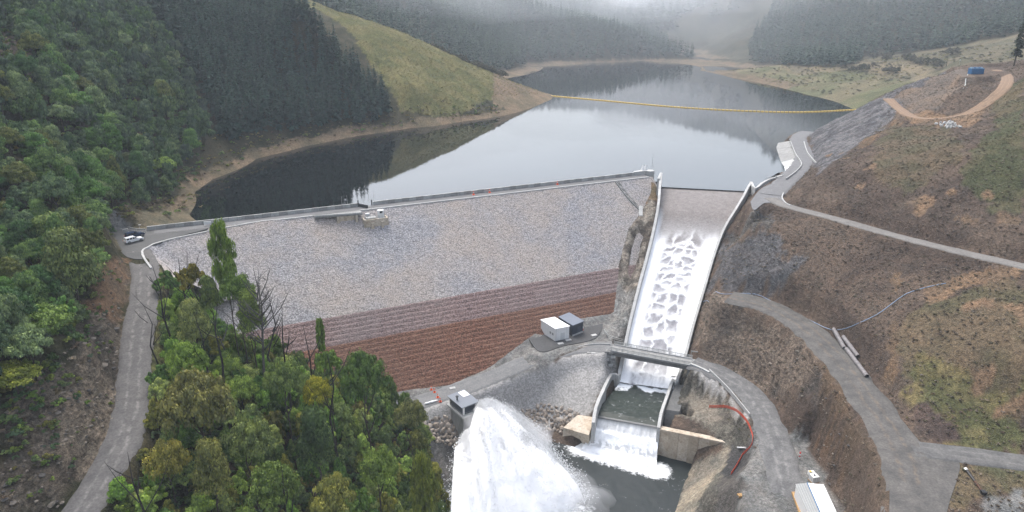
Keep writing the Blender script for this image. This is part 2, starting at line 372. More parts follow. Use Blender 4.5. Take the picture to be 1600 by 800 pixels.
_A[:_n, _n] = 1; _A[:_n, _n + 1:] = CTRL[:, :2]; _A[_n, :_n] = 1; _A[_n + 1:, :_n] = CTRL[:, :2].T
_W = np.linalg.solve(_A, np.r_[CTRL[:, 2], 0, 0, 0])
def rbf(x, y):
    out = np.empty(x.size); xf, yf = x.ravel(), y.ravel()
    for i in range(0, x.size, 20000):
        a, b = xf[i:i + 20000], yf[i:i + 20000]
        out[i:i + 20000] = np.hypot(a[:, None] - CTRL[:, 0], b[:, None] - CTRL[:, 1]) @ _W[:_n] + _W[_n] + a * _W[_n + 1] + b * _W[_n + 2]
    return out.reshape(x.shape)

def axis(segs):
    out = [segs[0][0]]
    for a, b, st0, st1 in segs:
        x = a
        while x < b - 1e-6:
            t = (x - a) / (b - a); x += st0 + (st1 - st0) * t; out.append(min(x, b))
    return np.array(sorted(set(np.round(out, 3))))
GX = axis([(-900, -260, 60, 8), (-260, -130, 6, 1.6), (-130, 150, 1.15, 1.15), (150, 260, 1.3, 1.8), (260, 560, 3, 12), (560, 1600, 16, 90)])
GY = axis([(-60, 85, 16, 2), (85, 275, 1.15, 1.15), (275, 420, 1.3, 2.0), (420, 620, 2.0, 3), (620, 1100, 4, 8), (1100, 2700, 12, 60)])
X, Y = np.meshgrid(GX, GY)
Z = rbf(X, Y)
# relief
rel = (fbm(X / 26, Y / 26, 3) - .5) * 4.2 + (fbm(X / 7, Y / 7, 5, 3) - .5) * 1.7
far = sstep(500, 1000, Y); rel = rel * (1 - far) + far * ((fbm(X / 140, Y / 140, 8, 5) - .5) * 42)
valley = sstep(80, 100, Y) * (1 - sstep(230, 250, Y)) * sstep(-45, -25, X) * (1 - sstep(60, 75, X))
quiet = 1 - .86 * valley
quiet *= np.where(Z < LAKE_Z + 1, .25, 1.0) * (.25 + .75 * sstep(0, 9, np.abs(Z - LAKE_Z)))
Z = Z + rel * quiet
rough = (fbm(X / 2.3, Y / 2.3, 21, 3) - .5) * 1.1 * quiet * (1 - far)
Z = Z + rough
cutz = (X < -78) & (X > -112) & (Y > 80) & (Y < 185) & (Z > -20) & (Z < 6)
Z = Z + np.where(cutz, (fbm(X / 3.2, Y / 5.0, 121, 4) - .5) * 3.4, 0)
# carve the roads and pads
for k, p in ROAD_PTS.items():
    hw = ROADS[k][1]; m = (X > p[:, 0].min() - 14) & (X < p[:, 0].max() + 14) & (Y > p[:, 1].min() - 14) & (Y < p[:, 1].max() + 14)
    ii = np.nonzero(m); xx, yy = X[ii], Y[ii]
    d2 = (xx[:, None] - p[:, 0]) ** 2 + (yy[:, None] - p[:, 1]) ** 2; j = d2.argmin(1); d = np.sqrt(d2[np.arange(len(j)), j])
    w = 1 - sstep(hw + .6, hw + (3.2 if k in ('gravel_road', 'access_road', 'dirt_track') else 4.2), d)
    Z[ii] = Z[ii] * (1 - w) + (p[j, 2] - .18) * w
def poly_dist(x, y, poly):
    d = np.full(x.shape, 1e9)
    for i in range(len(poly)):
        a, b = poly[i], poly[(i + 1) % len(poly)]; ab = b - a; t = np.clip(((x - a[0]) * ab[0] + (y - a[1]) * ab[1]) / (ab @ ab), 0, 1)
        d = np.minimum(d, np.hypot(x - a[0] - t * ab[0], y - a[1] - t * ab[1]))
    return np.where(inpoly(x, y, poly), -d, d)
for pl, z in PADS:
    m = (X > pl[:, 0].min() - 6) & (X < pl[:, 0].max() + 6) & (Y > pl[:, 1].min() - 6) & (Y < pl[:, 1].max() + 6)
    ii = np.nonzero(m); d = poly_dist(X[ii], Y[ii], pl); w = 1 - sstep(0, 3.0, d)
    Z[ii] = Z[ii] * (1 - w) + (z - .15) * w
# keep the ground under the dam body, chute, basin and water
S_, N_ = to_dam(X, Y)
dam_z = -(N_ - CREST_W) / SLOPE
DFOOT = np.array([(-1, 4.4), (1.1, 14), (7, 23), (16, 35), (28, 45.6), (41, 53), (58, 58), (66, 58.3), (78, 59.3), (91.4, 57.3), (110, 50.9), (128, 48.9), (141.9, 49.5), (153, 35), (164.6, 23), (173.7, 17.8), (182.6, 11), (187, 4.4)])
dfd = poly_dist(S_, N_, DFOOT)
low_ = dam_z - 1.3; Z = np.where(dfd < -1.8, np.minimum(Z, low_), Z)
edge_ = (dfd >= -1.8) & (dfd < 7) & (N_ > 6) & (S_ > -4)
ramp_ = dam_z - 1.3 + 2.2 * sstep(-1.8, 2.4, dfd); keep_ = sstep(2.4, 7, dfd); Z = np.where(edge_, np.where(dfd < 2.4, ramp_, np.maximum(ramp_ * (1 - keep_) + Z * keep_, np.minimum(Z, ramp_))), Z)
ch_poly = np.vstack([CH_L[:, :2], CH_R[::-1, :2]])
ii = np.nonzero((X > 10) & (X < 115) & (Y > 150) & (Y < 295))
dch = poly_dist(X[ii], Y[ii], ch_poly)
cen = (CH_L + CH_R) / 2
jj = ((X[ii][:, None] - cen[:, 0]) ** 2 + (Y[ii][:, None] - cen[:, 1]) ** 2).argmin(1)
zf = cen[jj, 2]
zt = Z[ii]; zt = np.where(dch < .9, np.minimum(zt, zf - 2.0), np.where(dch < 4.5, np.clip(zt, zf - 1.0, zf + 1.6 + np.maximum(dch - 1.5, 0) * 1.1), zt)); Z[ii] = zt
bas = np.array([CLB[:2], CRB[:2], LIP_R[:2], P(1024, 735, -54)[:2], P(905, 700, -54)[:2], LIP_L[:2]])
wallf = np.array([P(1020, 690, -54)[:2], P(1020, 740, -54)[:2], P(1060, 752, -54)[:2], P(1072, 735, -54)[:2], P(1085, 705, -54)[:2], P(1060, 680, -54)[:2]])
dw_ = poly_dist(X, Y, wallf); Z = np.where(dw_ < 1, np.minimum(Z, -56.5), Z)
apr = np.array([P(1236, 219, -1)[:2], P(1246, 246, -1)[:2], P(1251, 254, -1)[:2], P(1249, 263, -1)[:2], P(1238, 273, -1)[:2], P(1221, 284, -5)[:2], P(1214, 262, -5)[:2], P(1204, 233, -5)[:2], P(1210, 221, -5)[:2]])
da_ = poly_dist(X, Y, apr); Z = np.where(da_ < .4, np.minimum(Z, -7.0), Z)
db = poly_dist(X, Y, bas); Z = np.where(db < .9, np.minimum(Z, -57), np.where(db < 3, np.minimum(Z, -44.8), Z))
for pl_ in ([P(843, 520, -36)[:2], P(867, 535, -36)[:2], P(914, 521, -36)[:2], P(890, 499, -36)[:2], P(862, 503, -36)[:2]],):
    Z = np.where(poly_dist(X, Y, np.array(pl_)) < 1.0, np.minimum(Z, -36.35), Z)
_a, _b = P(1030, 671, -45.6), P(1141, 694, -44.8); _d = (_b - _a)[:2]; _l = np.linalg.norm(_d); _d = _d / _l; _t = (X - _a[0]) * _d[0] + (Y - _a[1]) * _d[1]; _q = -(X - _a[0]) * _d[1] + (Y - _a[1]) * _d[0]
_k = (_t > .12 * _l) & (_t < 1.12 * _l) & (_q > 1.6) & (_q < 9); Z = np.where(_k, np.maximum(Z, _a[2] + (_b[2] - _a[2]) * _t / _l - .2 + .1 * _q), Z)
_k = (_t > .85 * _l) & (_t < 1.25 * _l) & (_q > -1.2) & (_q <= 1.6); Z = np.where(_k, np.maximum(Z, _a[2] + .4), Z)
def gz(x, y):
    x = np.asarray(x, float); y = np.asarray(y, float)
    i = np.clip(np.searchsorted(GX, x) - 1, 0, len(GX) - 2); j = np.clip(np.searchsorted(GY, y) - 1, 0, len(GY) - 2)
    tx = (x - GX[i]) / (GX[i + 1] - GX[i]); ty = (y - GY[j]) / (GY[j + 1] - GY[j])
    return (Z[j, i] * (1 - tx) + Z[j, i + 1] * tx) * (1 - ty) + (Z[j + 1, i] * (1 - tx) + Z[j + 1, i + 1] * tx) * ty
def hit(px, py, near=70.0, far=2600.0):
    d = ray(px, py) / FOC; t = np.geomspace(near, far, 1400)
    h = (CAMZ + d[2] * t) - gz(d[0] * t, d[1] * t); k = np.argmax(h < 0)
    if h[k] >= 0: k = len(t) - 1
    a, b = t[max(k - 1, 0)], t[k]
    for _ in range(20):
        mid = (a + b) / 2
        if CAMZ + d[2] * mid - gz(d[0] * mid, d[1] * mid) < 0: b = mid
        else: a = mid
    return np.array([d[0] * b, d[1] * b, float(gz(d[0] * b, d[1] * b))])

# ------------------------------------------------------------------ ground cover colour
jx = (fbm(X / 5, Y / 5, 31, 4) - .5) * 7; jy = (fbm(X / 5, Y / 5, 47, 4) - .5) * 7
col = np.empty(X.shape + (3,)); n1 = fbm(X / 9, Y / 9, 61, 4)[..., None]; n2 = fbm(X / 30, Y / 30, 71, 4)[..., None]; n3 = fbm(X / 3, Y / 3, 81, 3)[..., None]
def tone(a, b, n): t = sstep(.38, .62, n); return np.array(a) * (1 - t) + np.array(b) * t
BROWN = tone((.066, .050, .041), (.098, .074, .058), n1)
col[:] = BROWN
rocky = np.zeros(X.shape); gravel = np.zeros(X.shape)
def zone(px_poly, c, jit=1.0, world=None, soft=1.0, rock=0.0, grav=0.0):
    poly = world if world is not None else np.array([hit(*q)[:2] for q in px_poly])
    x = X + jx * jit; y = Y + jy * jit
    k = inpoly(x, y, poly); rocky[k] = rock; gravel[k] = grav; col[k] = (c * np.ones(X.shape + (3,)))[k] if isinstance(c, np.ndarray) and c.ndim == 3 else c
BUSH = tone((.028, .030, .016), (.05, .045, .026), n1)
GOLD = tone((.092, .096, .034), (.13, .118, .046), n1) * (0.8 + .4 * n3)
SHORE = tone((.175, .13, .085), (.12, .098, .062), n1)
GRASS = tone((.09, .105, .042), (.15, .135, .062), n1)
TERR = tone((.088, .093, .046), (.13, .115, .068), n2) * (.6 + .8 * n1)
DROCK = tone((.05, .05, .052), (.085, .08, .075), n1) * (.75 + .5 * n3)
BROCK = tone((.062, .062, .068), (.12, .118, .124), n3)
ROCK = tone((.15, .13, .105), (.085, .075, .062), n1) * (.7 + .6 * n3)
PROCK = tone((.30, .26, .20), (.17, .155, .13), n1) * (.8 + .4 * n3)
GREY = tone((.15, .15, .148), (.21, .21, .205), n3)
GREYD = tone((.085, .085, .087), (.13, .13, .13), n3)
CLAY = tone((.18, .12, .076), (.13, .092, .062), n1)
# far side, large zones (true plan outlines)
lh = (X < 10 + (Y - 400) * .25) & (Y < 800); col[lh] = BUSH[lh]
fh = Y > 780; col[fh] = BUSH[fh]
rf = (X > 240) & (Y > 440) & (Y < 800); col[rf] = TERR[rf]
cut_ = tone((.07, .07, .042), (.115, .098, .065), n1) * (.7 + .6 * n3); rf = (X > 300) & (X + jx * 3 > 300 + (Y - 440) * .12) & (Y < 800) & (Z > 9); col[rf] = cut_[rf]
gl = [PZ(628, 192, 430)[:2], PZ(600, 150, 445)[:2], PZ(560, 92, 470)[:2], PZ(500, 25, 500)[:2], (-190, 560), (-330, 720), (-200, 760), PZ(560, 38, 540)[:2] + np.array([0, 60]), (-60, 640), (20, 640), (45, 600), PZ(850, 150, 560)[:2], PZ(700, 192, 440)[:2]]
zone(None, GOLD, 1.2, np.array(gl))
zone([(1170, 104), (1300, 100), (1440, 92), (1500, 104), (1420, 122), (1330, 108), (1250, 118)], tone((.12, .105, .07), (.16, .13, .08), n1), 2)
pine_r = np.array([(330, 1000)] + [tuple(hit(*q)[:2]) for q in [(1172, 97), (1240, 103), (1335, 105), (1346, 90), (1420, 83), (1500, 71), (1600, 51)]] + [(900, 640), (1600, 600), (1600, 1400), (500, 1400)], float)
zone(None, BUSH, 2, pine_r)
# shore band just above the water
band = (Z > LAKE_Z - 3) & (Z < LAKE_Z + 2.5 + 6 * (fbm(X / 14, Y / 14, 91) - .3)) & (Y > 225) & (X < 60) & (Y < 640); col[band] = SHORE[band]
band = (Z > LAKE_Z - 3) & (Z < LAKE_Z + 3.5) & (Y >= 640) ; col[band] = (SHORE * .8)[band]
zone([(770, 172), (775, 110), (815, 112), (862, 148), (850, 165)], SHORE, .7)
zone([(0, 40), (30, 62), (62, 100), (40, 125), (0, 125)], tone((.10, .082, .062), (.07, .06, .05), n1), .8)
# left road cut and verge
zone([(205, 400), (150, 425), (150, 440), (110, 530), (0, 640), (0, 800), (90, 800), (150, 720), (195, 620), (185, 520), (205, 440)], ROCK * np.array([.8, .77, .75]), .8, rock=1.0)
zone([(205, 400), (150, 425), (130, 480), (170, 500), (200, 470)], tone((.16, .10, .062), (.11, .08, .055), n1), .8)
zone([(175, 380), (165, 340), (235, 330), (310, 320), (312, 345), (235, 358), (205, 358)], tone((.14, .115, .075), (.10, .09, .06), n1), .4)
zone([(166, 345), (185, 332), (205, 345), (204, 360), (180, 375)], GREY * .8, .3)
zone([(240, 420), (262, 440), (262, 560), (240, 650), (232, 640), (240, 540), (246, 470)], tone((.11, .12, .045), (.14, .12, .06), n1), .4)
# spur: rock cut, track shoulders, brown slopes
zone([(1262, 205), (1380, 152), (1490, 100), (1470, 140), (1415, 165), (1340, 225), (1280, 275), (1268, 250)], BROCK, .6, rock=.8)
zone([(1440, 135), (1500, 105), (1520, 130), (1460, 172), (1420, 176), (1400, 150)], tone((.12, .10, .085), (.16, .12, .09), n1), .6)
zone([(1395, 175), (1430, 178), (1480, 180), (1520, 172), (1550, 165), (1520, 200), (1470, 200), (1420, 190)], CLAY, .5)
zone([(1340, 225), (1400, 185), (1410, 192), (1350, 232)], CLAY * .8, .3)
zone([(1500, 260), (1560, 200), (1600, 190), (1600, 330), (1560, 330), (1520, 300)], tone((.055, .06, .03), (.085, .078, .045), n1), 1.2)
zone([(1545, 165), (1600, 120), (1600, 200), (1560, 200)], tone((.055, .06, .03), (.085, .07, .04), n1), 1)
zone([(1380, 200), (1480, 205), (1500, 250), (1420, 300), (1360, 260)], tone((.075, .068, .042), (.10, .078, .052), n1), 1.6)
for q in [(1312, 240, 8), (1330, 245, 9), (1352, 262, 10), (1440, 315, 14), (1350, 292, 9), (1545, 302, 10), (1510, 345, 10), (1290, 245, 6), (1440, 330, 9), (1575, 340, 10), (1490, 300, 9)]:
    w = hit(q[0], q[1])[:2]; k = np.hypot((X + jx - w[0]), (Y + jy * 1.4 - w[1])) < q[2] * .19; col[k] = (CLAY * 1.05)[k]
# slope between access road and bench
zone([(1120, 390), (1160, 372), (1230, 380), (1245, 430), (1200, 470), (1130, 455), (1112, 430)], tone((.056, .054, .057), (.092, .09, .094), n1) * (.75 + .5 * n3), 2.2, rock=.6)
zone([(1170, 340), (1210, 330), (1200, 360), (1140, 380), (1130, 370)], DROCK, .8, rock=.8)
zone([(1100, 470), (1150, 475), (1260, 530), (1300, 600), (1280, 640), (1200, 610), (1100, 560), (1080, 540)], DROCK * np.array([1.5, 1.28, 1.1]), .8, rock=.8)
zone([(1395, 520), (1440, 470), (1560, 440), (1600, 440), (1600, 700), (1500, 690), (1420, 640)], tone((.085, .075, .045), (.115, .088, .058), n1), 1.3)
zone([(1405, 590), (1450, 560), (1530, 600), (1600, 600), (1600, 705), (1530, 700), (1470, 690), (1425, 665)], tone((.075, .078, .036), (.14, .118, .058), n1) * (.65 + .7 * n3), 1.6)
zone([(1395, 430), (1412, 425), (1410, 445), (1398, 455)], CLAY, .4); zone([(1388, 495), (1402, 500), (1400, 600), (1386, 600)], CLAY * .85, .5)
for pl in ([(1440, 455), (1520, 425), (1600, 418), (1600, 432), (1500, 450), (1455, 475)], [(1500, 470), (1560, 468), (1556, 485), (1500, 488)], [(1510, 580), (1548, 560), (1560, 585), (1525, 615)], [(1545, 640), (1600, 610), (1600, 650), (1550, 652)], [(1570, 480), (1600, 470), (1600, 520)]):
    zone(pl, CLAY, .6)
zone([(1425, 640), (1450, 630), (1500, 680), (1520, 692), (1470, 690), (1430, 680)], tone((.06, .045, .042), (.08, .06, .052), n1), .4)
zone([(1260, 540), (1290, 600), (1330, 680), (1360, 760), (1365, 800), (1395, 800), (1380, 740), (1340, 650), (1300, 580), (1270, 535)], tone((.105, .075, .052), (.085, .064, .047), n1), .8)
zone([(1280, 640), (1320, 660), (1340, 720), (1300, 700)], tone((.115, .075, .048), (.09, .064, .045), n1), 1.2)
zone([(1483, 722), (1600, 735), (1600, 765), (1555, 768), (1500, 800), (1483, 800)], tone((.09, .09, .05), (.12, .095, .06), n1), .4)
zone([(1540, 778), (1600, 765), (1600, 830), (1530, 830)], GREY, .4)
# right river bank rock
zone([(1045, 580), (1080, 572), (1120, 600), (1175, 650), (1180, 690), (1140, 760), (1120, 830), (1030, 830), (1070, 740), (1140, 700), (1035, 672)], ROCK * np.array([.85, .92, .97]), .6, rock=.7)
zone([(1070, 745), (1140, 695), (1175, 690), (1120, 740), (1090, 790), (1070, 830), (1040, 830), (1060, 780)], PROCK, .35)
zone([(1080, 595), (1130, 620), (1150, 660), (1100, 660), (1060, 650)], tone((.2, .18, .15), (.085, .078, .068), n3), .5)
zone([(1140, 690), (1180, 690), (1165, 740), (1150, 830), (1110, 830), (1120, 780)], DROCK, .4)
zone([(1180, 660), (1262, 690), (1318, 800), (1325, 840), (1150, 840), (1160, 740)], GREY * .85, .5)
# left river bank, pad, rockfill
zone([(630, 640), (640, 610), (760, 585), (830, 520), (955, 487), (962, 540), (900, 545), (830, 575), (760, 605), (690, 640)], GREY, .4)
zone([(812, 528), (850, 497), (880, 500), (850, 550), (800, 560), (790, 548)], tone((.13, .13, .12), (.16, .16, .15), n1), .4)
zone([(640, 635), (760, 607), (830, 580), (900, 552), (960, 545), (965, 575), (935, 625), (922, 650), (880, 660), (830, 665), (760, 660), (735, 690), (700, 690), (660, 665)], tone((.285, .276, .262), (.325, .314, .30), n3), .3, grav=1.0)
zone([(1084, 578), (1110, 585), (1140, 618), (1172, 652), (1168, 655), (1130, 625), (1095, 598)], tone((.285, .276, .262), (.325, .314, .30), n3), .25, grav=1.0)
zone([(660, 650), (725, 690), (735, 830), (690, 830), (690, 760), (640, 700)], GREYD, .5)
zone([(955, 540), (965, 412), (985, 350), (1005, 325), (1025, 310), (1020, 390), (985, 510), (968, 555)], tone((.22, .2, .175), (.075, .066, .058), n3), .5, rock=.8)
zone([(992, 292), (1008, 290), (1015, 305), (1010, 322), (996, 312)], tone((.16, .105, .07), (.11, .08, .06), n3), .2)
toe_ = (dfd > -3) & (dfd < np.where(S_ > 85, 15, 9)) & (S_ > 45) & (Z > -42.5) & (S_ < 150) & (N_ > 40) & (gravel < .5); col[toe_] = GREY[toe_]
nx, ny = len(GX), len(GY)
idx = np.arange(nx * ny).reshape(ny, nx)
quads = np.stack([idx[:-1, :-1], idx[:-1, 1:], idx[1:, 1:], idx[1:, :-1]], -1).reshape(-1, 4)
m, nt, N, L, b = new_mat('ground')
v = pos_n(nt)
base = attr_n(nt, 'ground_colour', 'Color')
nA, nB, nC = noise_n(nt, v, 1.1, 6, .7), noise_n(nt, v, .23, 5, .65), noise_n(nt, v, 3.6, 3, .6)
c_ = mix_n(nt, base, ramp_n(nt, nA, [(.28, .45), (.5, .95), (.72, 1.6)]), 1.0, 'MULTIPLY')
c_ = mix_n(nt, c_, ramp_n(nt, nB, [(.3, (.78, .82, .82)), (.7, (1.2, 1.12, 1.05))]), 1.0, 'MULTIPLY')
c_ = mix_n(nt, c_, ramp_n(nt, nC, [(.3, .65), (.72, 1.4)]), 1.0, 'MULTIPLY')
gvl = attr_n(nt, 'gravel'); vo_ = N.new('ShaderNodeTexVoronoi'); vo_.inputs['Scale'].default_value = 2.6; L.new(v, vo_.inputs['Vector']); sp_ = N.new('ShaderNodeSeparateColor'); L.new(vo_.outputs['Color'], sp_.inputs[0])
c_ = mix_n(nt, c_, mix_n(nt, base, ramp_n(nt, sp_.outputs[0], [(0, .68), (1, 1.22)]), 1.0, 'MULTIPLY'), gvl)
rk = attr_n(nt, 'rocky'); mp = N.new('ShaderNodeMapping'); mp.inputs['Rotation'].default_value = (.5, .7, .4); mp.inputs['Scale'].default_value = (1.0, .28, 1.6); L.new(v, mp.inputs['Vector'])
st_n = noise_n(nt, mp.outputs[0], .9, 7, .72); cr_n = noise_n(nt, v, .55, 8, .75)
rc_ = mix_n(nt, ramp_n(nt, st_n, [(.32, .4), (.46, .95), (.56, 1.1), (.72, 1.7)]), ramp_n(nt, cr_n, [(.34, .5), (.48, 1.0), (.68, 1.35)]), 1.0, 'MULTIPLY')
c_ = mix_n(nt, c_, mix_n(nt, c_, rc_, 1.0, 'MULTIPLY'), rk)
L.new(c_, b.inputs['Base Color']); b.inputs['Roughness'].default_value = .95; b.inputs['Specular IOR Level'].default_value = .15
ad = N.new('ShaderNodeMath'); ad.operation = 'ADD'; L.new(nA, ad.inputs[0]); mm_ = N.new('ShaderNodeMath'); mm_.operation = 'MULTIPLY_ADD'; L.new(st_n, mm_.inputs[0]); L.new(rk, mm_.inputs[1]); L.new(nC, mm_.inputs[2]); L.new(mm_.outputs[0], ad.inputs[1])
bump_n(nt, ad.outputs[0], .9, .5, b); bp_ = [q for q in N if q.type == 'BUMP'][0]; L.new(ramp_n(nt, gvl, [(0, .9), (1, .3)]), bp_.inputs['Strength'])
M['ground'] = m
me = mesh_from('terrain', np.stack([X, Y, Z], -1).reshape(-1, 3), quads, M['ground'], True)
fattr(me, 'rocky', rocky.ravel()); fattr(me, 'gravel', gravel.ravel()); cattr(me, 'ground_colour', np.clip(col.reshape(-1, 3), 0, 1))
tag(link('terrain', me), 'valley sides, hills and river bed around the dam', kind='structure')

# ------------------------------------------------------------------ road ribbons
def road_mat(name, c1, c2, track, rut):
    m, nt, N, L, b = new_mat(name); v = pos_n(nt)
    u = attr_n(nt, 'across')
    f = noise_n(nt, v, .35, 5, .65); g = noise_n(nt, v, 2.4, 4)
    c = mix_n(nt, c1, c2, ramp_n(nt, f, [(.35, 0.), (.65, 1.)]))
    if rut:
        a = N.new('ShaderNodeMath'); a.operation = 'ABSOLUTE'; L.new(u, a.inputs[0])
        wob = N.new('ShaderNodeMath'); wob.operation = 'MULTIPLY_ADD'; L.new(noise_n(nt, v, .2, 3), wob.inputs[0]); wob.inputs[1].default_value = .5; L.new(a.outputs[0], wob.inputs[2])
        c = mix_n(nt, c, track, mix_n(nt, ramp_n(nt, wob.outputs[0], [(.42, 0.), (.53, rut), (.60, rut), (.72, 0.)]), ramp_n(nt, noise_n(nt, v, .7, 4), [(.40, .05), (.68, 1.)]), 1.0, 'MULTIPLY'))
    c = mix_n(nt, c, ramp_n(nt, g, [(.3, .75), (.7, 1.2)]), 1.0, 'MULTIPLY')
    L.new(c, b.inputs['Base Color']); b.inputs['Roughness'].default_value = .9; b.inputs['Specular IOR Level'].default_value = .2
    bump_n(nt, g, .3, .05, b); return m
RM = {'gravel_road': road_mat('road_gravel', (.085, .082, .08), (.12, .114, .11), (.24, .228, .215), .55),
      'toe_road': road_mat('road_toe', (.125, .125, .125), (.16, .16, .158), (.2, .2, .2), .3),
      'riverside_road': road_mat('road_river', (.09, .09, .091), (.15, .148, .145), (.27, .265, .255), .5),
      'bench_road': road_mat('road_bench', (.068, .066, .063), (.115, .108, .10), (.15, .115, .085), .7),
      'branch_road': road_mat('road_branch', (.08, .08, .079), (.125, .122, .118), (.22, .21, .2), .3),
      'access_road': road_mat('road_access', (.13, .124, .116), (.165, .157, .146), (.22, .2, .18), .3),
      'abutment_road': road_mat('road_abut', (.125, .125, .128), (.155, .155, .157), (.2, .2, .2), .2),
      'dirt_track': road_mat('road_dirt', (.21, .14, .09), (.165, .115, .078), (.27, .195, .14), .7)}
RLAB = {'gravel_road': 'rutted grey gravel road under the rock cut', 'toe_road': 'grey road along the toe of the dam', 'riverside_road': 'pale gravel road from the bridge along the right river bank',
        'bench_road': 'wide dirt bench road beside the three pipes', 'branch_road': 'gravel road leading out of the right edge from the junction', 'access_road': 'narrow road climbing the brown hillside',
        'abutment_road': 'grey road round the spillway abutment', 'dirt_track': 'orange dirt track winding up to the blue container'}
for k, p in ROAD_PTS.items():
    hw = ROADS[k][1]; A = [-1.12, -1, -.75, -.5, -.25, 0, .25, .5, .75, 1, 1.12]; V = []; U = []
    p = resample(p, max(8, int(len(p) * 1.2)))
    for i in range(len(p)):
        d = p[min(i + 1, len(p) - 1)] - p[max(i - 1, 0)]; d = d[:2] / np.hypot(*d[:2]); nn = np.array([-d[1], d[0]])
        wob = hw * (1 + .20 * (fbm(i * .35, 3.3, len(k), 4) - .5) * 2)
        for a in A:
            q = p[i, :2] + nn * a * wob; V.append((q[0], q[1], p[i, 2] + (.02 if abs(a) < 1.05 else -.35) + .05 * (1 - a * a) - (.04 if abs(a) == .5 else 0))); U.append(a)
    na = len(A); f = np.array([(i * na + j + 1, i * na + j, (i + 1) * na + j, (i + 1) * na + j + 1) for i in range(len(p) - 1) for j in range(na - 1)])
    me = mesh_from(k, np.array(V), f, RM[k], True); fattr(me, 'across', np.array(U))
    tag(link(k, me), RLAB[k], kind='structure')
def pad_mesh(name, poly, z, m, label):
    poly = spline(np.vstack([poly, poly[:1]]), 2.0)[:-1]; mb = MB(); mb.prism([(q[0], q[1]) for q in poly], z - .4, z - .0); return tag(mb.build(name, m), label, kind='structure')
pad_mesh('car_park', PADS[0][0], -.02, M['asphalt'], 'dark sealed parking area at the left end of the dam crest')
pad_mesh('shed_yard', PADS[1][0].mean(0) + (PADS[1][0] - PADS[1][0].mean(0)) * .84, -36.14, surf('yard', (.065, .065, .067), (.05, .05, .05), .3, 3), 'dark gravel yard around the two sheds')
pad_mesh('abutment_yard', PADS[4][0].mean(0) + (PADS[4][0] - PADS[4][0].mean(0)) * .93, -.1, RM['abutment_road'], 'grey hardstanding between the spillway wall and the road')
pad_mesh('road_junction', PADS[5][0], -22.03, RM['bench_road'], 'wide dirt junction where the bench road forks')
# ------------------------------------------------------------------ water sheets
def water_mat(name, deep, rough, bump_s, bump_d, foam=None, ior=1.33):
    m, nt, N, L, b = new_mat(name); v = pos_n(nt)
    c = mix_n(nt, deep, [x * 1.5 for x in deep], noise_n(nt, v, .05, 4))
    n = noise_n(nt, v, bump_s, 4, .6)
    if foam:
        fm = attr_n(nt, 'foam'); k = N.new('ShaderNodeMath'); k.operation = 'MULTIPLY_ADD'; k.use_clamp = True
        L.new(noise_n(nt, v, foam, 6, .7), k.inputs[0]); k.inputs[1].default_value = 1.3
        s2 = N.new('ShaderNodeMath'); s2.operation = 'SUBTRACT'; L.new(fm, s2.inputs[0]); s2.inputs[1].default_value = .85; L.new(s2.outputs[0], k.inputs[2])
        ff = ramp_n(nt, k.outputs[0], [(.1, 0.), (.5, 1.)]); c = mix_n(nt, c, (.82, .84, .85), ff)
        r = ramp_n(nt, ff, [(0, rough), (1, .8)]); L.new(r, b.inputs['Roughness'])
    else: b.inputs['Roughness'].default_value = rough
    L.new(c, b.inputs['Base Color']); b.inputs['IOR'].default_value = ior; b.inputs['Specular IOR Level'].default_value = .5 if not foam else .32
    if bump_d: bump_n(nt, n, .5, bump_d, b)
    return m
M['lake'] = water_mat('lake_water', (.003, .0045, .005), .025, .35, .010, ior=1.55)
mb = MB(); a0, a1 = D(-60, -.6), D(196, -.6)
lake_poly = [a0[:2], a1[:2], P(1034, 292, -4)[:2], P(1171, 299, -4)[:2], P(1215, 270, -4)[:2], (190, 330), (700, 600), (700, 1500), (-500, 1500), (-420, 300)]
vs = [(q[0], q[1], LAKE_Z) for q in lake_poly]
me = mesh_from('reservoir', vs, [tuple(range(len(vs)))], M['lake'])
tag(link('reservoir', me), 'still dark reservoir reflecting the hills and cloud', kind='structure')

# river pool below the spillway
rx = np.arange(-45, 75, .6); ry = np.arange(84, 182, .6); RX, RY = np.meshgrid(rx, ry)
wv = (fbm(RX / 2.0, RY / 2.0, 5, 4) - .5) * .22 + (fbm(RX / .9, RY / .9, 9, 2) - .5) * .12
casc = np.array([P(905, 700, -54)[:2], P(1026, 735, -54)[:2]]); ab = casc[1] - casc[0]
tt = np.clip(((RX - casc[0, 0]) * ab[0] + (RY - casc[0, 1]) * ab[1]) / (ab @ ab), 0, 1)
dc = np.hypot(RX - casc[0, 0] - tt * ab[0], RY - casc[0, 1] - tt * ab[1])
foam = np.clip(1.15 - dc / 5.0, 0, 1)
jetc = P(800, 800, -54)[:2]; jd = np.hypot((RX - jetc[0] - 1) / 1.5, (RY - jetc[1]) / 1.1); foam = np.maximum(foam, np.clip(1.25 - jd / 14, 0, 1))
foam = np.maximum(foam, .18 * (fbm(RX / 5, RY / 5, 33) > .56))
nxr, nyr = len(rx), len(ry); ir = np.arange(nxr * nyr).reshape(nyr, nxr)
M['river'] = water_mat('river_water', (.016, .020, .020), .35, 1.6, .08, foam=.9)
me = mesh_from('river', np.stack([RX, RY, RIVER_Z + wv], -1).reshape(-1, 3), np.stack([ir[:-1, :-1], ir[:-1, 1:], ir[1:, 1:], ir[1:, :-1]], -1).reshape(-1, 4), M['river'], True)
fattr(me, 'foam', foam.ravel()); tag(link('river', me), 'dark rippled river pool below the spillway', kind='structure')

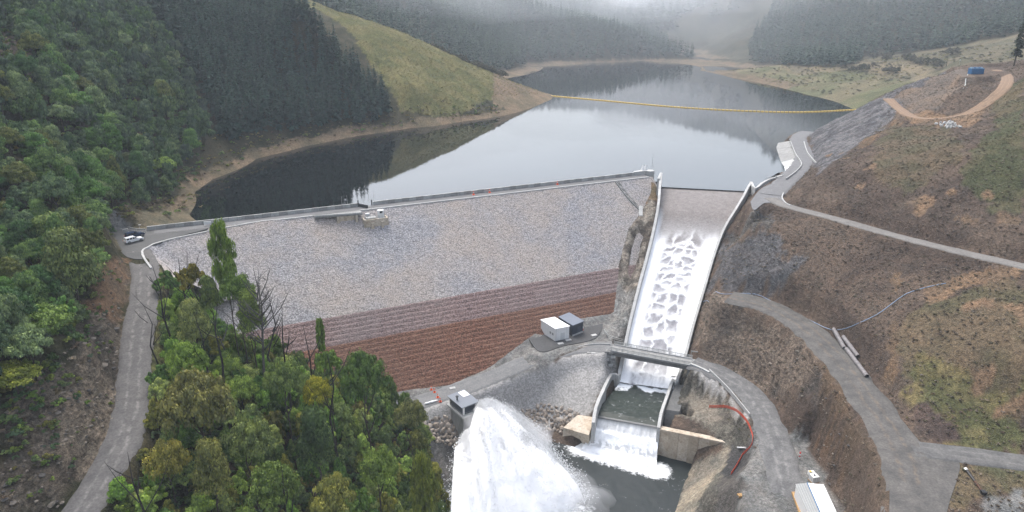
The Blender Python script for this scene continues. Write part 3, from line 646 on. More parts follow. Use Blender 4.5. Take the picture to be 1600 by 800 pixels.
# ------------------------------------------------------------------ the dam
dam = tag(empty('rockfill_dam', D(90, 2)), 'long grey rockfill dam with pink and brown facing bands at its foot', 'dam')
dam_inv = np.array(dam.location)
def child(o, par=dam):
    o.parent = par; o.matrix_parent_inverse = Matrix.Translation(-Vector(par.location)) if par.rotation_euler.z == 0 else par.matrix_world.inverted(); return o
def face_grid(s0, s1, z0, z1, ds, dz, amp, seed, off=0.0):
    ss = np.arange(s0, s1 + ds / 2, ds); zz = np.linspace(z0, z1, max(2, int(abs(z1 - z0) / dz) + 1))
    S, ZZ = np.meshgrid(ss, zz); r = np.random.default_rng(seed)
    n = CREST_W - ZZ * SLOPE + off + r.uniform(-amp, amp, S.shape); zj = ZZ + r.uniform(-amp, amp, S.shape) * .5
    zj[0] = z0
    Q = DO + DE * (S + r.uniform(-.12, .12, S.shape))[..., None] + DN * n[..., None]
    V = np.concatenate([Q, zj[..., None]], -1).reshape(-1, 3); i = np.arange(S.size).reshape(S.shape)
    return V, np.stack([i[:-1, :-1], i[1:, :-1], i[1:, 1:], i[:-1, 1:]], -1).reshape(-1, 4)
Vf, Ff = face_grid(-2, 187.5, 0.0, -24.2, .55, .45, .17, 5)
child(link('rock_face', mesh_from('rock_face', Vf, Ff, M['rockfill'])))
z = -24.0; k = 0
while z > -43:
    h = .98; pink = z > -29.3
    ss = np.arange(0, 186.5, 1.2); r = np.random.default_rng(100 + k); nn = len(ss)
    prof = [(0.02, -.75), (.0, .0), (-.30, .10), (-.64, .12), (-h - .08, .14)]        # ledge, then a face a little steeper than the dam
    rows = []
    for dz_, o in prof:
        zz = z + dz_; base = CREST_W - z * SLOPE + .35
        n = base + (0 if o < 0 else -dz_ * SLOPE * .72) + o + r.uniform(-.07, .07, nn)
        q = DO + DE * ss[:, None] + DN * n[:, None]; rows.append(np.c_[q, zz + r.uniform(-.05, .05, nn)])
    V = np.vstack(rows); i = np.arange(V.shape[0]).reshape(len(prof), nn)
    child(link('facing_layer', mesh_from('facing_layer', V, np.stack([i[:-1, :-1], i[1:, :-1], i[1:, 1:], i[:-1, 1:]], -1).reshape(-1, 4), M['facing_pink' if pink else 'facing_brown'])))
    z -= h; k += 1
# core under the skins, crest road, kerb
mb = MB(); A_ = [(-1, -.3), (-1, CREST_W - .4), (187, CREST_W - .4), (187, -.3)]
mb.hexa([D(-1, -30, -44), D(-1, 60, -44.5), D(187, 60, -44.5), D(187, -30, -44)], [D(-1, -.3, -.25), D(-1, CREST_W - 1.0, -.25), D(187, CREST_W - 1.0, -.25), D(187, -.3, -.25)])
child(mb.build('embankment_core', M['rockfill']))
mb = MB(); mb.prism([D(2, .3), D(2, CREST_W - .2), D(186.5, CREST_W - .2), D(186.5, .3)], -.3, .02); child(mb.build('crest_road', surf('crest_surface', (.105, .105, .106), (.13, .13, .13), .2, 2.4)))
kp = [P(236, 418, -.9), P(226, 404, .05), P(222, 392, .12), P(232, 385, .12), P(262, 374, .12)] + [D(s, CREST_W, .12) for s in np.arange(30, 188, 12)]
mb = MB(); mb.wall(spline(kp, 3), .55, .6); child(mb.build('kerb', M['concrete_pale']))

# rockfill shoulder below the widened left end of the crest
kq = resample(spline(kp[:6] + [D(36, CREST_W, .12)], 1.0), 70); sk = []; r = np.random.default_rng(9)
for i in range(len(kq)):
    d = kq[min(i + 1, len(kq) - 1)] - kq[max(i - 1, 0)]; d = d[:2] / np.hypot(*d[:2]); o_ = np.array([d[1], -d[0]])
    for j in range(22): h_ = j * .75; sk.append((*(kq[i, :2] + o_ * (.15 + h_ * SLOPE * .97 + r.uniform(-.15, .15))), kq[i, 2] - .25 - h_ + (r.uniform(-.12, .12) if j else 0)))
ik = np.arange(len(sk)).reshape(len(kq), 22); child(link('shoulder_face', mesh_from('shoulder_face', np.array(sk), np.stack([ik[:-1, :-1], ik[:-1, 1:], ik[1:, 1:], ik[1:, :-1]], -1).reshape(-1, 4), M['rockfill'])))
# parapet wall of cast panels along the upstream edge
par = tag(empty('parapet_wall', D(0, 0)), 'long pale concrete parapet wall of cast panels along the reservoir edge', 'wall')
pw = 2.66; pan = {}
for v in range(3):
    mb = MB(); hh = 1.36 + .02 * v; mb.box((pw / 2, 0, hh / 2 - .25), (pw - .06, .34, hh)); mb.box((pw / 2, 0, hh - .25 + .06), (pw - .05, .48, .14))
    pan[v] = mb.mesh('wall_panel', [M['concrete_pale'], surf('concrete_c', (.36, .36, .35), (.29, .29, .28), .4, 2, .85, .15, .03)][v] if v < 2 else surf('concrete_b', (.3, .3, .285), (.23, .23, .22), .5, 2, .85, .15, .03))
ang = math.atan2(DE[1], DE[0])
for i in range(70):
    if 25 <= i <= 26: continue
    o = link('wall_panel', pan[(i * 7 + i // 3) % 3], par, None); o.location = (DE[0] * i * pw, DE[1] * i * pw, 0); o.rotation_euler = (0, 0, ang + math.radians(random.uniform(-.3, .3)))

# outlet-tower access ramp and valve chamber near the middle of the crest
oc = tag(empty('intake_platform', D(65, 8, -2)), 'concrete ramp and valve chamber built into the dam face below the crest', 'platform')
def dbox(mb, s0, s1, n0, n1, z0, z1): return mb.hexa([D(s0, n0, z0), D(s0, n1, z0), D(s1, n1, z0), D(s1, n0, z0)], [D(s0, n0, z1), D(s0, n1, z1), D(s1, n1, z1), D(s1, n0, z1)])
def dpart(name, m, *bs, par=oc):
    mb = MB()
    for b_ in bs: dbox(mb, *b_)
    return child(mb.build(name, m), par)
mb = MB(); mb.hexa([D(50, 4.6, -.35), D(50.5, 6.6, -.55), D(66, 9.2, -.5), D(66, 4.6, -.35)], [D(50, 4.6, .12), D(50.5, 6.6, .12), D(66, 9.2, .12), D(66, 4.6, .12)]); child(mb.build('ramp_slab', M['concrete']), oc)
mb = MB(); mb.wall([D(50.5, 6.7, .5), D(58, 8.0, .5), D(66, 9.3, .5)], .25, .5); child(mb.build('ramp_kerb', M['concrete_pale']), oc)
dpart('ramp_wall', M['concrete_buff'], (57.5, 58.3, 6.6, 8.4, -5, -.5)); dpart('ramp_wall', M['concrete_buff'], (58.35, 63.5, 7.4, 8.0, -5.5, -.45))
dpart('pier', M['concrete_buff'], (63.6, 64.4, 7.5, 8.9, -5.5, -.5))
dpart('chamber_wall', M['concrete_buff'], (66.2, 74.2, 10.6, 11.0, -6.5, -2.0)); dpart('chamber_wall', M['concrete_buff'], (66.05, 66.5, 5.5, 11.0, -6.5, -1.95)); dpart('chamber_wall', M['concrete_buff'], (73.9, 74.35, 5.5, 11.05, -6.5, -1.95))
dpart('buttress', M['concrete_buff'], (68.2, 69.2, 11.0, 11.7, -6.5, -3.1)); dpart('buttress', M['concrete_buff'], (71.8, 72.5, 11.0, 11.7, -6.5, -3.1))
dpart('chamber_floor', M['concrete'], (66.5, 73.9, 4.6, 10.6, -3.0, -2.4))
dpart('control_cabinet', M['white_paint'], (71.4, 73.4, 7.6, 9.3, -2.4, .3)); dpart('cabinet_window', M['glass'], (71.9, 72.9, 9.3, 9.36, -.6, .0))
dpart('hatch_cover', M['steel'], (67.2, 70.6, 7.4, 9.9, -2.4, -1.8)); dpart('gear_box', M['white_paint'], (67.5, 68.9, 5.6, 7.0, -2.4, -.9))
mb = MB()
for s in np.arange(66.2, 74.4, 1.02): mb.tube([D(s, 10.8, -2.0), D(s, 10.8, -.85)], .045, 5)
for zz in (-.85, -1.4): mb.tube([D(66.2, 10.8, zz), D(74.2, 10.8, zz)], .04, 5)
child(mb.build('railing', M['rail']), oc)
dpart('gate_post', M['steel_dark'], (66.4, 66.75, .0, .35, 0, 2.4)); dpart('gate_post', M['steel_dark'], (71.2, 71.55, .0, .35, 0, 2.0))
mb = MB(); mb.hexa([D(66.6, 0, .05), D(66.7, .3, .05), D(69.2, 3.8, .05), D(68.9, 3.8, .05)], [D(66.6, 0, 1.2), D(66.7, .3, 1.2), D(69.2, 3.8, 1.2), D(68.9, 3.8, 1.2)]); child(mb.build('open_gate', M['steel_dark']), oc)
mb = MB()
for s in np.arange(61, 73, 1.9): child(MB().tube([D(s, -.1, 1.2), D(s, -.1, 4.4)], .05, 5).build('fence_post', M['rail']), oc)

# stair channel and drain on the right end of the face
st_ = tag(empty('drain_channel', PF(965, 284)), 'concrete step channel running diagonally down the right end of the dam face', 'drain')
pts = [PF(964, 284) + (0, 0, .35), PF(982, 308) + (0, 0, .35), PF(999, 326) + (0, 0, .35)]
for sd in (-.8, .8):
    mb = MB(); mb.wall(spline(pts, 4), .3, .9, sd); child(mb.build('side_wall', M['concrete']), st_)
mb = MB(); mb.wall(spline([p - np.array([0, 0, .3]) for p in pts], 4), 1.35, .4); child(mb.build('invert_slab', M['concrete_dark']), st_)
mb = MB(); mb.wall([PF(1001, 324) + (0, 0, .7), PF(1001, 340) + (0, 0, .9)], 1.5, 1.6); child(mb.build('outlet_box', M['concrete_pale']), st_)

# wing pier where the crest meets the spillway
wp = tag(empty('wing_pier', P(1022, 278, 0)), 'pointed concrete end pier between the crest wall and the spillway', 'pier')
pier = [D(182, -.6), D(186.2, -1.6), D(189.6, -1.4), D(191.3, .2), D(190.6, 2.4), D(188.4, 2.2), D(187.4, .6), D(182, .45)]
mb = MB(); mb.prism(pier, -9, 1.55); child(mb.build('pier_body', M['concrete_pale']), wp)
mb = MB()
for s, n in ((187.0, -1.0), (188.6, -1.2)): mb.add([D(s - .7, n - .6, 1.55), D(s + .7, n - .6, 1.55), D(s + .7, n + .6, 1.55), D(s - .7, n + .6, 1.55), D(s, n, 4.0)], [(0, 1, 4), (1, 2, 4), (2, 3, 4), (3, 0, 4)])
child(mb.build('cap_shroud', M['white_paint']), wp)
mb = MB(); mb.tube([D(190.6, .6, 1.5), D(190.6, .6, 7.5)], .07, 6); child(mb.build('mast', M['rail']), wp)
# ------------------------------------------------------------------ spillway chute
sp = tag(empty('spillway', cen[0]), 'concrete spillway chute with curved side walls beside the dam', 'spillway')
def outward(A, B, d):      # shift line A away from B
    v = A[:, :2] - B[:, :2]; v /= np.linalg.norm(v, axis=1)[:, None]; q = A.copy(); q[:, :2] += v * d; return q
V = np.vstack([outward(CH_L, CH_R, .3), outward(CH_R, CH_L, .3)]); V[:, 2] -= .05
i = np.arange(NCH - 1); f = np.stack([i, i + 1, NCH + i + 1, NCH + i], 1)
child(link('chute_floor', mesh_from('chute_floor', V, f, M['concrete'])), sp)
t_ = np.linspace(0, 1, NCH)
hl = np.interp(t_, [0, .08, .2, .4, 1], [6.6, 6.2, 4.6, 3.4, 3.2]); hr = np.interp(t_, [0, .08, .2, .4, 1], [4.9, 4.6, 4.0, 3.3, 3.2])
tl = outward(CH_L, CH_R, .45); tl[:, 2] += hl; tr = outward(CH_R, CH_L, .45); tr[:, 2] += hr
tl_full = np.vstack([[P(1029, 279, 1.3)], tl, [P(955, 584, -42.7), P(941, 612, -42.8), P(931, 636, -43.0), P(927, 660, -44.5)]])
mb = MB(); mb.wall(spline(tl_full, 3), .95, np.r_[np.full(len(spline(tl_full, 3)), 7.0)]); child(mb.build('side_wall', M['concrete_pale'], smooth=False), sp)
tr_full = np.vstack([[P(1224, 273, .3), P(1204, 279, .3), P(1190, 286, .3), P(1180, 294, .1)], tr, [P(1052, 592, -43.0), P(1041, 622, -43.2), P(1033, 645, -43.4), P(1029, 668, -44.8)]])
mb = MB(); mb.wall(spline(tr_full, 3), .85, 6.5); child(mb.build('side_wall', M['concrete_pale']), sp)
mb = MB(); mb.wall([P(1033, 292, -4.75), P(1171, 300, -4.75)], 1.6, 6.0); child(mb.build('crest_weir', M['concrete']), sp)
mb = MB(); mb.wall([LIP_L - (0, 0, .4), LIP_R - (0, 0, .4)], 1.2, 9.0); child(mb.build('end_sill', M['concrete_dark']), sp)
# water on the chute
nu, nv = 84, 340
L_ = resample(CH_L, nv); R_ = resample(CH_R, nv); u = np.linspace(0, 1, nu)
G = L_[:, None, :] * (1 - u)[None, :, None] + R_[:, None, :] * u[None, :, None]
dd = np.r_[0, np.cumsum(np.linalg.norm(np.diff((L_ + R_) / 2, axis=0), axis=1))]
Wd = np.linalg.norm(R_ - L_, axis=1); Dm = np.repeat(dd[:, None], nu, 1); Um = (u[None, :] - .5) * Wd[:, None]; Un = np.repeat(u[None, :], nv, 0)
r = np.random.default_rng(4); sd = []
dpos = 41.0
while dpos < dd[-1] + 8:
    rowh = 3.0 + 2.6 * min(1, (dpos - 38) / 40)
    for c in np.arange(-16, 17, r.uniform(3.4, 5.2)): sd.append((c + r.uniform(-2.0, 2.0) + (2.1 if int(dpos * 10) % 2 else 0), dpos + r.uniform(-.42, .42) * rowh, rowh))
    dpos += rowh
sd = np.array(sd); wu = Um + (fbm(Um / 2.2, Dm / 2.6, 3, 4) - .5) * 3.2; wd = Dm + (fbm(Um / 2.2, Dm / 2.2, 13, 4) - .5) * 3.0 - .10 * np.abs(Um) ** 1.2
dist = np.hypot((wu[..., None] - sd[:, 0]) / 4.2, (wd[..., None] - sd[:, 1]) / sd[:, 2])
o = np.argsort(dist, -1)[..., :2]; F1 = np.take_along_axis(dist, o[..., :1], -1)[..., 0]; F2 = np.take_along_axis(dist, o[..., 1:2], -1)[..., 0]
edge = F2 - F1; reld = (wd - sd[o[..., 0], 1]) / sd[o[..., 0], 2]
line = (1 - sstep(-.05, .32, edge + (fbm(Um / .9, Dm / 1.6, 55, 3) - .5) * .22)) * (.5 + .6 * fbm(Um / 2.5, Dm / 2.5, 57)); grad = sstep(-.25, .6, reld + (fbm(Um / .7, Dm / 3, 59, 2) - .5) * .25) * .62
foam = np.clip(1 - (1 - line) * (1 - grad) + .12 * (fbm(Um / .8, Dm / 4, 63, 3) - .2), 0, 1)
side = np.maximum(sstep(.26, .12, Un), sstep(.70, .84, Un))
side = np.maximum(side, 0); foam = np.maximum(foam, np.clip(side * 1.05, 0, 1))
start = 39 + 6 * (fbm(Um / 3, Dm * 0, 7) - .5)
act = sstep(start - 5, start + 6, Dm)
edge_l = sstep(.10, .0, Un) * sstep(20, 36, Dm) * .9
foam = foam * act + (1 - act) * np.maximum(edge_l, .03 + .22 * sstep(26, 40, Dm))
foam = np.maximum(foam, sstep(dd[-1] - 12, dd[-1] - 2, Dm) * np.clip(fbm(Um / 2.2, Dm / 9, 17) * 1.7 - .15, 0, 1))
G[..., 2] += .45 + foam * act * .35 + act * (fbm(Um / 1.2, Dm / 2.0, 29, 3) - .5) * .35
G[0, :, 2] = LAKE_Z - .25; 
m, nt, N, L, b = new_mat('chute_water'); v = pos_n(nt); fm = attr_n(nt, 'foam'); up = attr_n(nt, 'calm')
cl = mix_n(nt, (.23, .225, .24), (.145, .128, .12), up)
cl = mix_n(nt, cl, ramp_n(nt, noise_n(nt, v, .5, 5), [(.3, .8), (.7, 1.2)]), 1.0, 'MULTIPLY')
k = N.new('ShaderNodeMath'); k.operation = 'MULTIPLY_ADD'; k.use_clamp = True; L.new(noise_n(nt, v, 1.6, 5, .7), k.inputs[0]); k.inputs[1].default_value = .35
s2 = N.new('ShaderNodeMath'); s2.operation = 'SUBTRACT'; L.new(fm, s2.inputs[0]); s2.inputs[1].default_value = .175; L.new(s2.outputs[0], k.inputs[2])
L.new(mix_n(nt, cl, (.86, .87, .88), k.outputs[0]), b.inputs['Base Color']); L.new(ramp_n(nt, k.outputs[0], [(0, .6), (.6, .85)]), b.inputs['Roughness']); b.inputs['Specular IOR Level'].default_value = .12
bump_n(nt, noise_n(nt, v, 1.8, 4), .4, .15, b); M['chute_water'] = m
i = np.arange(nu * nv).reshape(nv, nu)
me = mesh_from('spillway_water', G.reshape(-1, 3), np.stack([i[:-1, :-1], i[1:, :-1], i[1:, 1:], i[:-1, 1:]], -1).reshape(-1, 4), m, True)
fattr(me, 'foam', foam.ravel()); fattr(me, 'calm', (1 - sstep(34, 54, Dm)).ravel())
tag(link('spillway_water', me), 'white foaming water sliding down the spillway chute', kind='structure')
# stilling basin water
nu, nv = 70, 70; u = np.linspace(-.02, 1.02, nu); w = np.linspace(0, 1, nv)
a_ = CLB + (CLB - LIP_L) * .06; b_ = CRB + (CRB - LIP_R) * .06
G = (a_ + (LIP_L - a_) * w[:, None])[:, None, :] * (1 - u)[None, :, None] + (b_ + (LIP_R - b_) * w[:, None])[:, None, :] * u[None, :, None]
gx, gy = G[..., 0], G[..., 1]; W_ = np.repeat(w[:, None], nu, 1); U_ = np.repeat(u[None, :], nv, 0)
fo = np.clip(1.25 - (W_ + (fbm(gx / 3, gy / 3, 3) - .5) * .45) / .17, 0, 1); fo = np.maximum(fo, np.clip(1.1 - (1 - U_ + (fbm(gx / 2, gy / 2, 6) - .5) * .2) / .14, 0, 1) * sstep(.55, .1, W_))
fo = np.maximum(fo, .22 * (fbm(gx / 2.5, gy / 2.5, 41) > .6))
G[..., 2] = BASIN_Z + (fbm(gx / 1.6, gy / 1.6, 23, 4) - .5) * .38 * (1 - sstep(.85, 1, W_)) + .5 * sstep(.14, .0, W_) - .45 * sstep(.9, 1, W_)
M['basin'] = water_mat('basin_water', (.018, .024, .020), .35, 1.4, .1, foam=.8)
i = np.arange(nu * nv).reshape(nv, nu); FQ = np.stack([i[:-1, :-1], i[1:, :-1], i[1:, 1:], i[:-1, 1:]], -1).reshape(-1, 4)
me = mesh_from('basin_water', G.reshape(-1, 3), FQ, M['basin'], True); fattr(me, 'foam', fo.ravel()); tag(link('basin_water', me), 'dark green churned water in the stilling basin', kind='structure')
# cascade over the end sill
F_L, F_R = P(907, 703, -54.0), P(1026, 733, -54.0)
w = np.linspace(0, 1, nv); u = np.linspace(.0, 1.0, nu)
zp = np.interp(w, [0, .06, .14, .30, .42, .58, .7, .85, 1], [-46.75, -46.95, -48.2, -49.6, -50.0, -52.0, -53.2, -53.6, -54.1])
top_l, top_r = LIP_L + (0, 0, -.1), LIP_R + (0, 0, -.1)
G = (top_l + (F_L - top_l) * w[:, None])[:, None, :] * (1 - u)[None, :, None] + (top_r + (F_R - top_r) * w[:, None])[:, None, :] * u[None, :, None]
gx, gy = G[..., 0].copy(), G[..., 1].copy(); W_ = np.repeat(w[:, None], nu, 1); U_ = np.repeat(u[None, :], nv, 0) * 20
st = fbm(U_ / .55, W_ * 5, 3, 3); G[..., 2] = zp[:, None] + (st - .5) * .8 * sstep(.05, .2, W_) + (fbm(U_ / 1.5, W_ * 14, 8, 3) - .5) * .9 * sstep(.25, .4, W_)
fo = np.clip(.05 + sstep(.05, .13, W_) * (.42 + .35 * st) + sstep(.24, .36, W_) * .55, 0, 1) - .38 * sstep(.5, .6, W_) * sstep(.78, .7, W_) * (fbm(U_ / .8, W_ * 9, 12) > .5)
m, nt, N, L, b = new_mat('cascade_water'); v = pos_n(nt); fm = attr_n(nt, 'foam')
L.new(mix_n(nt, (.03, .034, .033), (.86, .87, .88), fm), b.inputs['Base Color']); L.new(ramp_n(nt, fm, [(0, .35), (.6, .8)]), b.inputs['Roughness']); bump_n(nt, noise_n(nt, v, 2.5, 4), .5, .2, b)
me = mesh_from('cascade_water', G.reshape(-1, 3), FQ, m, True); fattr(me, 'foam', fo.ravel()); tag(link('cascade_water', me), 'white water falling from the basin into the river', kind='structure')
# splash droplets at the cascade foot belong to the water
# ------------------------------------------------------------------ concrete around the basin
cb = tag(empty('training_block', P(905, 665, -50)), 'buff concrete block left of the white cascade', 'block')
mb = MB(); tp = [P(903, 648, -47.2), P(929, 652, -46.8), P(920, 680, -48.2), P(880, 668, -50.0)]
mb.hexa([(q[0], q[1], -57) for q in (P(895, 655, -50), P(932, 655, -50), P(919, 693, -54.6), P(878, 690, -54.6))], tp); child(mb.build('block_body', M['concrete_buff']), cb)
rw = tag(empty('river_wall', P(1085, 700, -50)), 'tan stained concrete wall of tall panels right of the cascade', 'wall')
A0, A1 = P(1030, 671, -45.6), P(1141, 694, -44.8); nA_ = 7
dv = (A1 - A0)[:2] / np.linalg.norm((A1 - A0)[:2]); nr = np.array([dv[1], -dv[0]])
for k in range(nA_):
    a = A0 + (A1 - A0) * (k / nA_); c = A0 + (A1 - A0) * ((k + .985) / nA_); pr = [.0, .12, .05, .16, .02, .10, .06][k]; zb = -56.5 if k < 4 else -56.5 + (k - 3) * 2.2
    q = [a[:2] + nr * pr, c[:2] + nr * pr, c[:2] - nr * 2.0, a[:2] - nr * 2.0]
    mb = MB(); mb.hexa([(*p, zb) for p in q], [(*q[0], a[2]), (*q[1], c[2]), (*q[2], c[2]), (*q[3], a[2])]); child(mb.build('wall_panel', [M['concrete_buff'], surf('concrete_tan%d' % k, (.46 - .02 * k, .40 - .02 * k, .32 - .02 * k), (.33, .27, .2), .25, 2, .85, .2, .05, stain=(.24, .18, .13))][k % 2 if k else 1]), rw)
mb = MB(); mb.wall([A0 + (0, 0, .25), A1 + (0, 0, .25)], .9, .5, .3); child(mb.build('coping', M['concrete_buff']), rw)
db_ = tag(empty('basin_buttress', P(1055, 630, -46)), 'dark grey concrete buttress block against the basin wall', 'block')
mb = MB(); mb.hexa([(*P(x, y, -44.6)[:2], -57) for x, y in ((1038, 660), (1061, 664), (1075, 608), (1056, 604))], [P(1040, 640, -44.6), P(1062, 643, -44.6), P(1073, 603, -43.5), P(1056, 600, -43.5)]); child(mb.build('block_body', M['concrete_dark']), db_)
mb = MB(); mb.hexa([P(1049, 592, -44), P(1066, 594, -44), P(1069, 575, -43.5), P(1058, 573, -43.5)], [P(1049, 588, -42.9), P(1066, 590, -42.9), P(1069, 571, -42.4), P(1058, 569, -42.4)]); child(mb.build('step_slab', M['concrete']), db_)

# ------------------------------------------------------------------ bridge over the chute
B0, B1 = P(956, 543, -36.0), P(1080, 566, -36.0); bl = np.linalg.norm(B1 - B0); bang = math.atan2(B1[1] - B0[1], B1[0] - B0[0])
br = tag(empty('road_bridge', B0, bang), 'grey concrete road bridge with steel rails across the spillway', 'bridge')
def bpart(name, m, *bx):
    mb = MB()
    for c, d in bx: mb.box(c, d)
    return mb.build(name, m, br)
bpart('deck', M['concrete'], ((bl / 2, 0, -.2), (bl, 4.6, .4)))
for y in (-2.0, 0, 2.0): bpart('girder', M['concrete_dark'], ((bl / 2, y, -1.0), (bl - 1.5, .6, 1.2)))
for y in (-2.2, 2.2):
    bpart('edge_beam', M['concrete_pale'], ((bl / 2, y, .12), (bl, .35, .24)))
    for zz in (.55, .95, 1.25): bpart('guard_rail', M['rail'], ((bl / 2, y, zz), (bl, .09, .16)))
    for x in np.arange(.4, bl, 1.75): bpart('rail_post', M['rail'], ((x, y, .7), (.1, .12, 1.2)))
for x, wd_ in ((-.6, 1.6), (bl + .6, 1.6)): bpart('abutment', M['concrete'], ((x, 0, -3.2), (wd_, 5.4, 6.0)))
bpart('pier', M['concrete'], ((bl - .2, -2.6, -3.4), (.7, .7, 6.0)))
# block retaining wall at the left abutment
bw = tag(empty('block_retaining_wall', P(940, 570, -40)), 'stacked grey concrete block wall beside the left end of the bridge', 'wall')
w0, w1 = P(917, 555, -37.6), P(958, 551, -36.6); wdv = (w1 - w0)[:2]; wl_ = np.linalg.norm(wdv); wdv /= wl_; wang = math.atan2(wdv[1], wdv[0]); nb = 6; bwid = wl_ / nb
bm = [MB().box((0, 0, 0), (bwid - .07, .95, .84)).mesh('block', mm) for mm in (M['concrete'], M['concrete_pale'], M['concrete_dark'])]
for row in range(5):
    for k in range(nb + (row % 2)):
        q = w0[:2] + wdv * ((k + .5 - .5 * (row % 2)) * bwid) - np.array([-wdv[1], wdv[0]]) * row * .16
        o = link('block', bm[[0, 0, 1, 0, 0, 1, 2][(row * 3 + k * 5) % 7]], bw); o.location = (q[0] - bw.location.x, q[1] - bw.location.y, -37.0 - row * .88 - bw.location.z + (.4 if k > 3 and row == 0 else 0)); o.rotation_euler = (0, 0, wang + random.uniform(-.02, .02))
# wing wall and barriers by the right abutment
def barrier(name, pts, h, th, m, label, posts=None, pm=None, cat='barrier'):
    pts = spline(pts, 2); o = tag(empty(name, pts[0]), label, cat)
    if posts is None:
        mb = MB(); mb.wall(pts + np.array([0, 0, h]), th, h + .4); child(mb.build('barrier_body', m), o)
    else:
        for zz in ([h, h * .55] if posts != 'w' else [h]):
            mb = MB(); mb.wall(pts + np.array([0, 0, zz]), th, .3 if posts == 'w' else .1); child(mb.build('rail', m), o)
        q = resample(pts, max(3, int(np.linalg.norm(np.diff(pts, axis=0), axis=1).sum() / 2.2)))
        pmz = MB().box((0, 0, (h - .3) / 2), (.12, .12, h + .3)).mesh('post', pm or m)
        for p in q: link('post', pmz, o, p - np.array(o.location))
    return o
barrier('wing_wall', [P(1079, 570, -36), P(1092, 575, -36.2), P(1108, 583, -36.4)], .5, .7, M['concrete_pale'], 'pale concrete wing wall at the right end of the bridge', cat='wall')
barrier('safety_barrier', [P(1108, 580, -36.2), P(1140, 612, -36.7), P(1171, 650, -37.2)], .8, .25, M['concrete_pale'], 'long pale barrier along the river side of the gravel road')
barrier('guard_rail', [P(1080, 552, -36), P(1100, 555, -36.1), P(1122, 559, -36.1)], .9, .2, M['rail'], 'short steel guard rail leading off the bridge toward the hillside', posts='w')
barrier('pipe_railing', [P(944, 520, -36), P(950, 528, -36), P(962, 533, -36), P(974, 536, -36)], 1.3, .12, M['rail'], 'curved grey pipe railing beside the chute above the bridge', posts='p', cat='railing')
barrier('kerb_rail', [P(893, 546, -36.9), P(915, 540, -36.6), P(938, 538, -36.3), P(954, 539, -36)], .35, .18, M['concrete_pale'], 'low pale kerb curving along the road to the bridge', cat='kerb')
barrier('shoulder_rail', [P(1256, 222, .1), P(1261, 238, .2), P(1270, 250, .3), P(1277, 258, .4), P(1276, 266, .4), P(1266, 276, .2)], .55, .35, M['concrete_pale'], 'pale barrier on the inside of the bend under the rock cut')
barrier('lakeside_rail', [P(1235, 222, -.2), P(1242, 240, .1), P(1249, 251, .1), P(1252, 259, .1), P(1244, 269, .1), P(1228, 281, .1)], .75, .3, M['concrete_pale'], 'pale barrier on the reservoir side of the bend')
barrier('kerb_edge', [P(1224, 302, .1), P(1222, 310, .1), P(1228, 318, .2), P(1236, 322, .3)], .3, .4, M['concrete_pale'], 'pale curved kerb at the road corner above the spillway', cat='kerb')
barrier('deck_railing', [P(1196, 281, .2), P(1208, 279, .2), P(1222, 277, .2)], 1.1, .12, M['rail'], 'short railing on the spillway abutment beside the reservoir', posts='p', cat='railing')
# approach apron: sloping slabs from the road into the reservoir
ap = tag(empty('approach_apron', P(1230, 250, -2)), 'sloping concrete apron slabs at the spillway entrance, one of them white', 'apron')
def slab(name, m, top, bot, th=.6):
    mb = MB(); t = [np.array(q) for q in top + bot]; mb.hexa([q - np.array([0, 0, th * 6]) for q in t], t); o = child(mb.build(name, m), ap); return o
tops = [P(1234, 220, -.5), P(1237, 230, -.5), P(1240, 239, -.5), P(1244, 247, -.5), P(1249, 254, -.5), P(1248, 262, -.5), P(1238, 272, -.5)]
bots = [P(1211, 224, -5), P(1207, 233, -5), P(1210, 243, -5), P(1214, 255, -5), P(1219, 263, -5), P(1221, 270, -5), P(1222, 280, -5)]
for k in range(6): slab('apron_slab', M['concrete'] if k < 3 else M['white_sheet'] if k > 3 else M['concrete_pale'], [tops[k], tops[k + 1] + (tops[k] - tops[k + 1]) * .02], [bots[k + 1] + (bots[k] - bots[k + 1]) * .02, bots[k]])

# ------------------------------------------------------------------ water jet from the outlet valve
NOZ = P(735, 671, -46.5); r = np.random.default_rng(8); nd = 420000
ang_ = r.uniform(-.10, 1.02, nd) + r.normal(0, .05, nd); el = np.clip(r.normal(.90, .19, nd), .35, 1.30); el = np.minimum(el, .62 + .62 * sstep(-.05, .55, ang_) + r.normal(0, .04, nd))
jets = .9 + .2 * fbm(ang_ * 9, el * 9, 4, 3); sp0 = 16.6 * jets * (1 + r.normal(0, .02, nd))
vx, vy, vz = sp0 * np.cos(el) * np.sin(ang_), -sp0 * np.cos(el) * np.cos(ang_), sp0 * np.sin(el)
tend = (vz + np.sqrt(vz ** 2 + 2 * 9.81 * (NOZ[2] + 54.2))) / 9.81
tt = tend * r.random(nd) ** .7
def flight(k, t): return np.stack([NOZ[0] + vx[k] * t, NOZ[1] + vy[k] * t, NOZ[2] + vz[k] * t - 4.905 * t ** 2], -1)
ctr = flight(slice(None), tt); ctr += r.normal(size=(nd, 3)) * (.06 + .13 * tt)[:, None] * np.array([1, 1, .7])
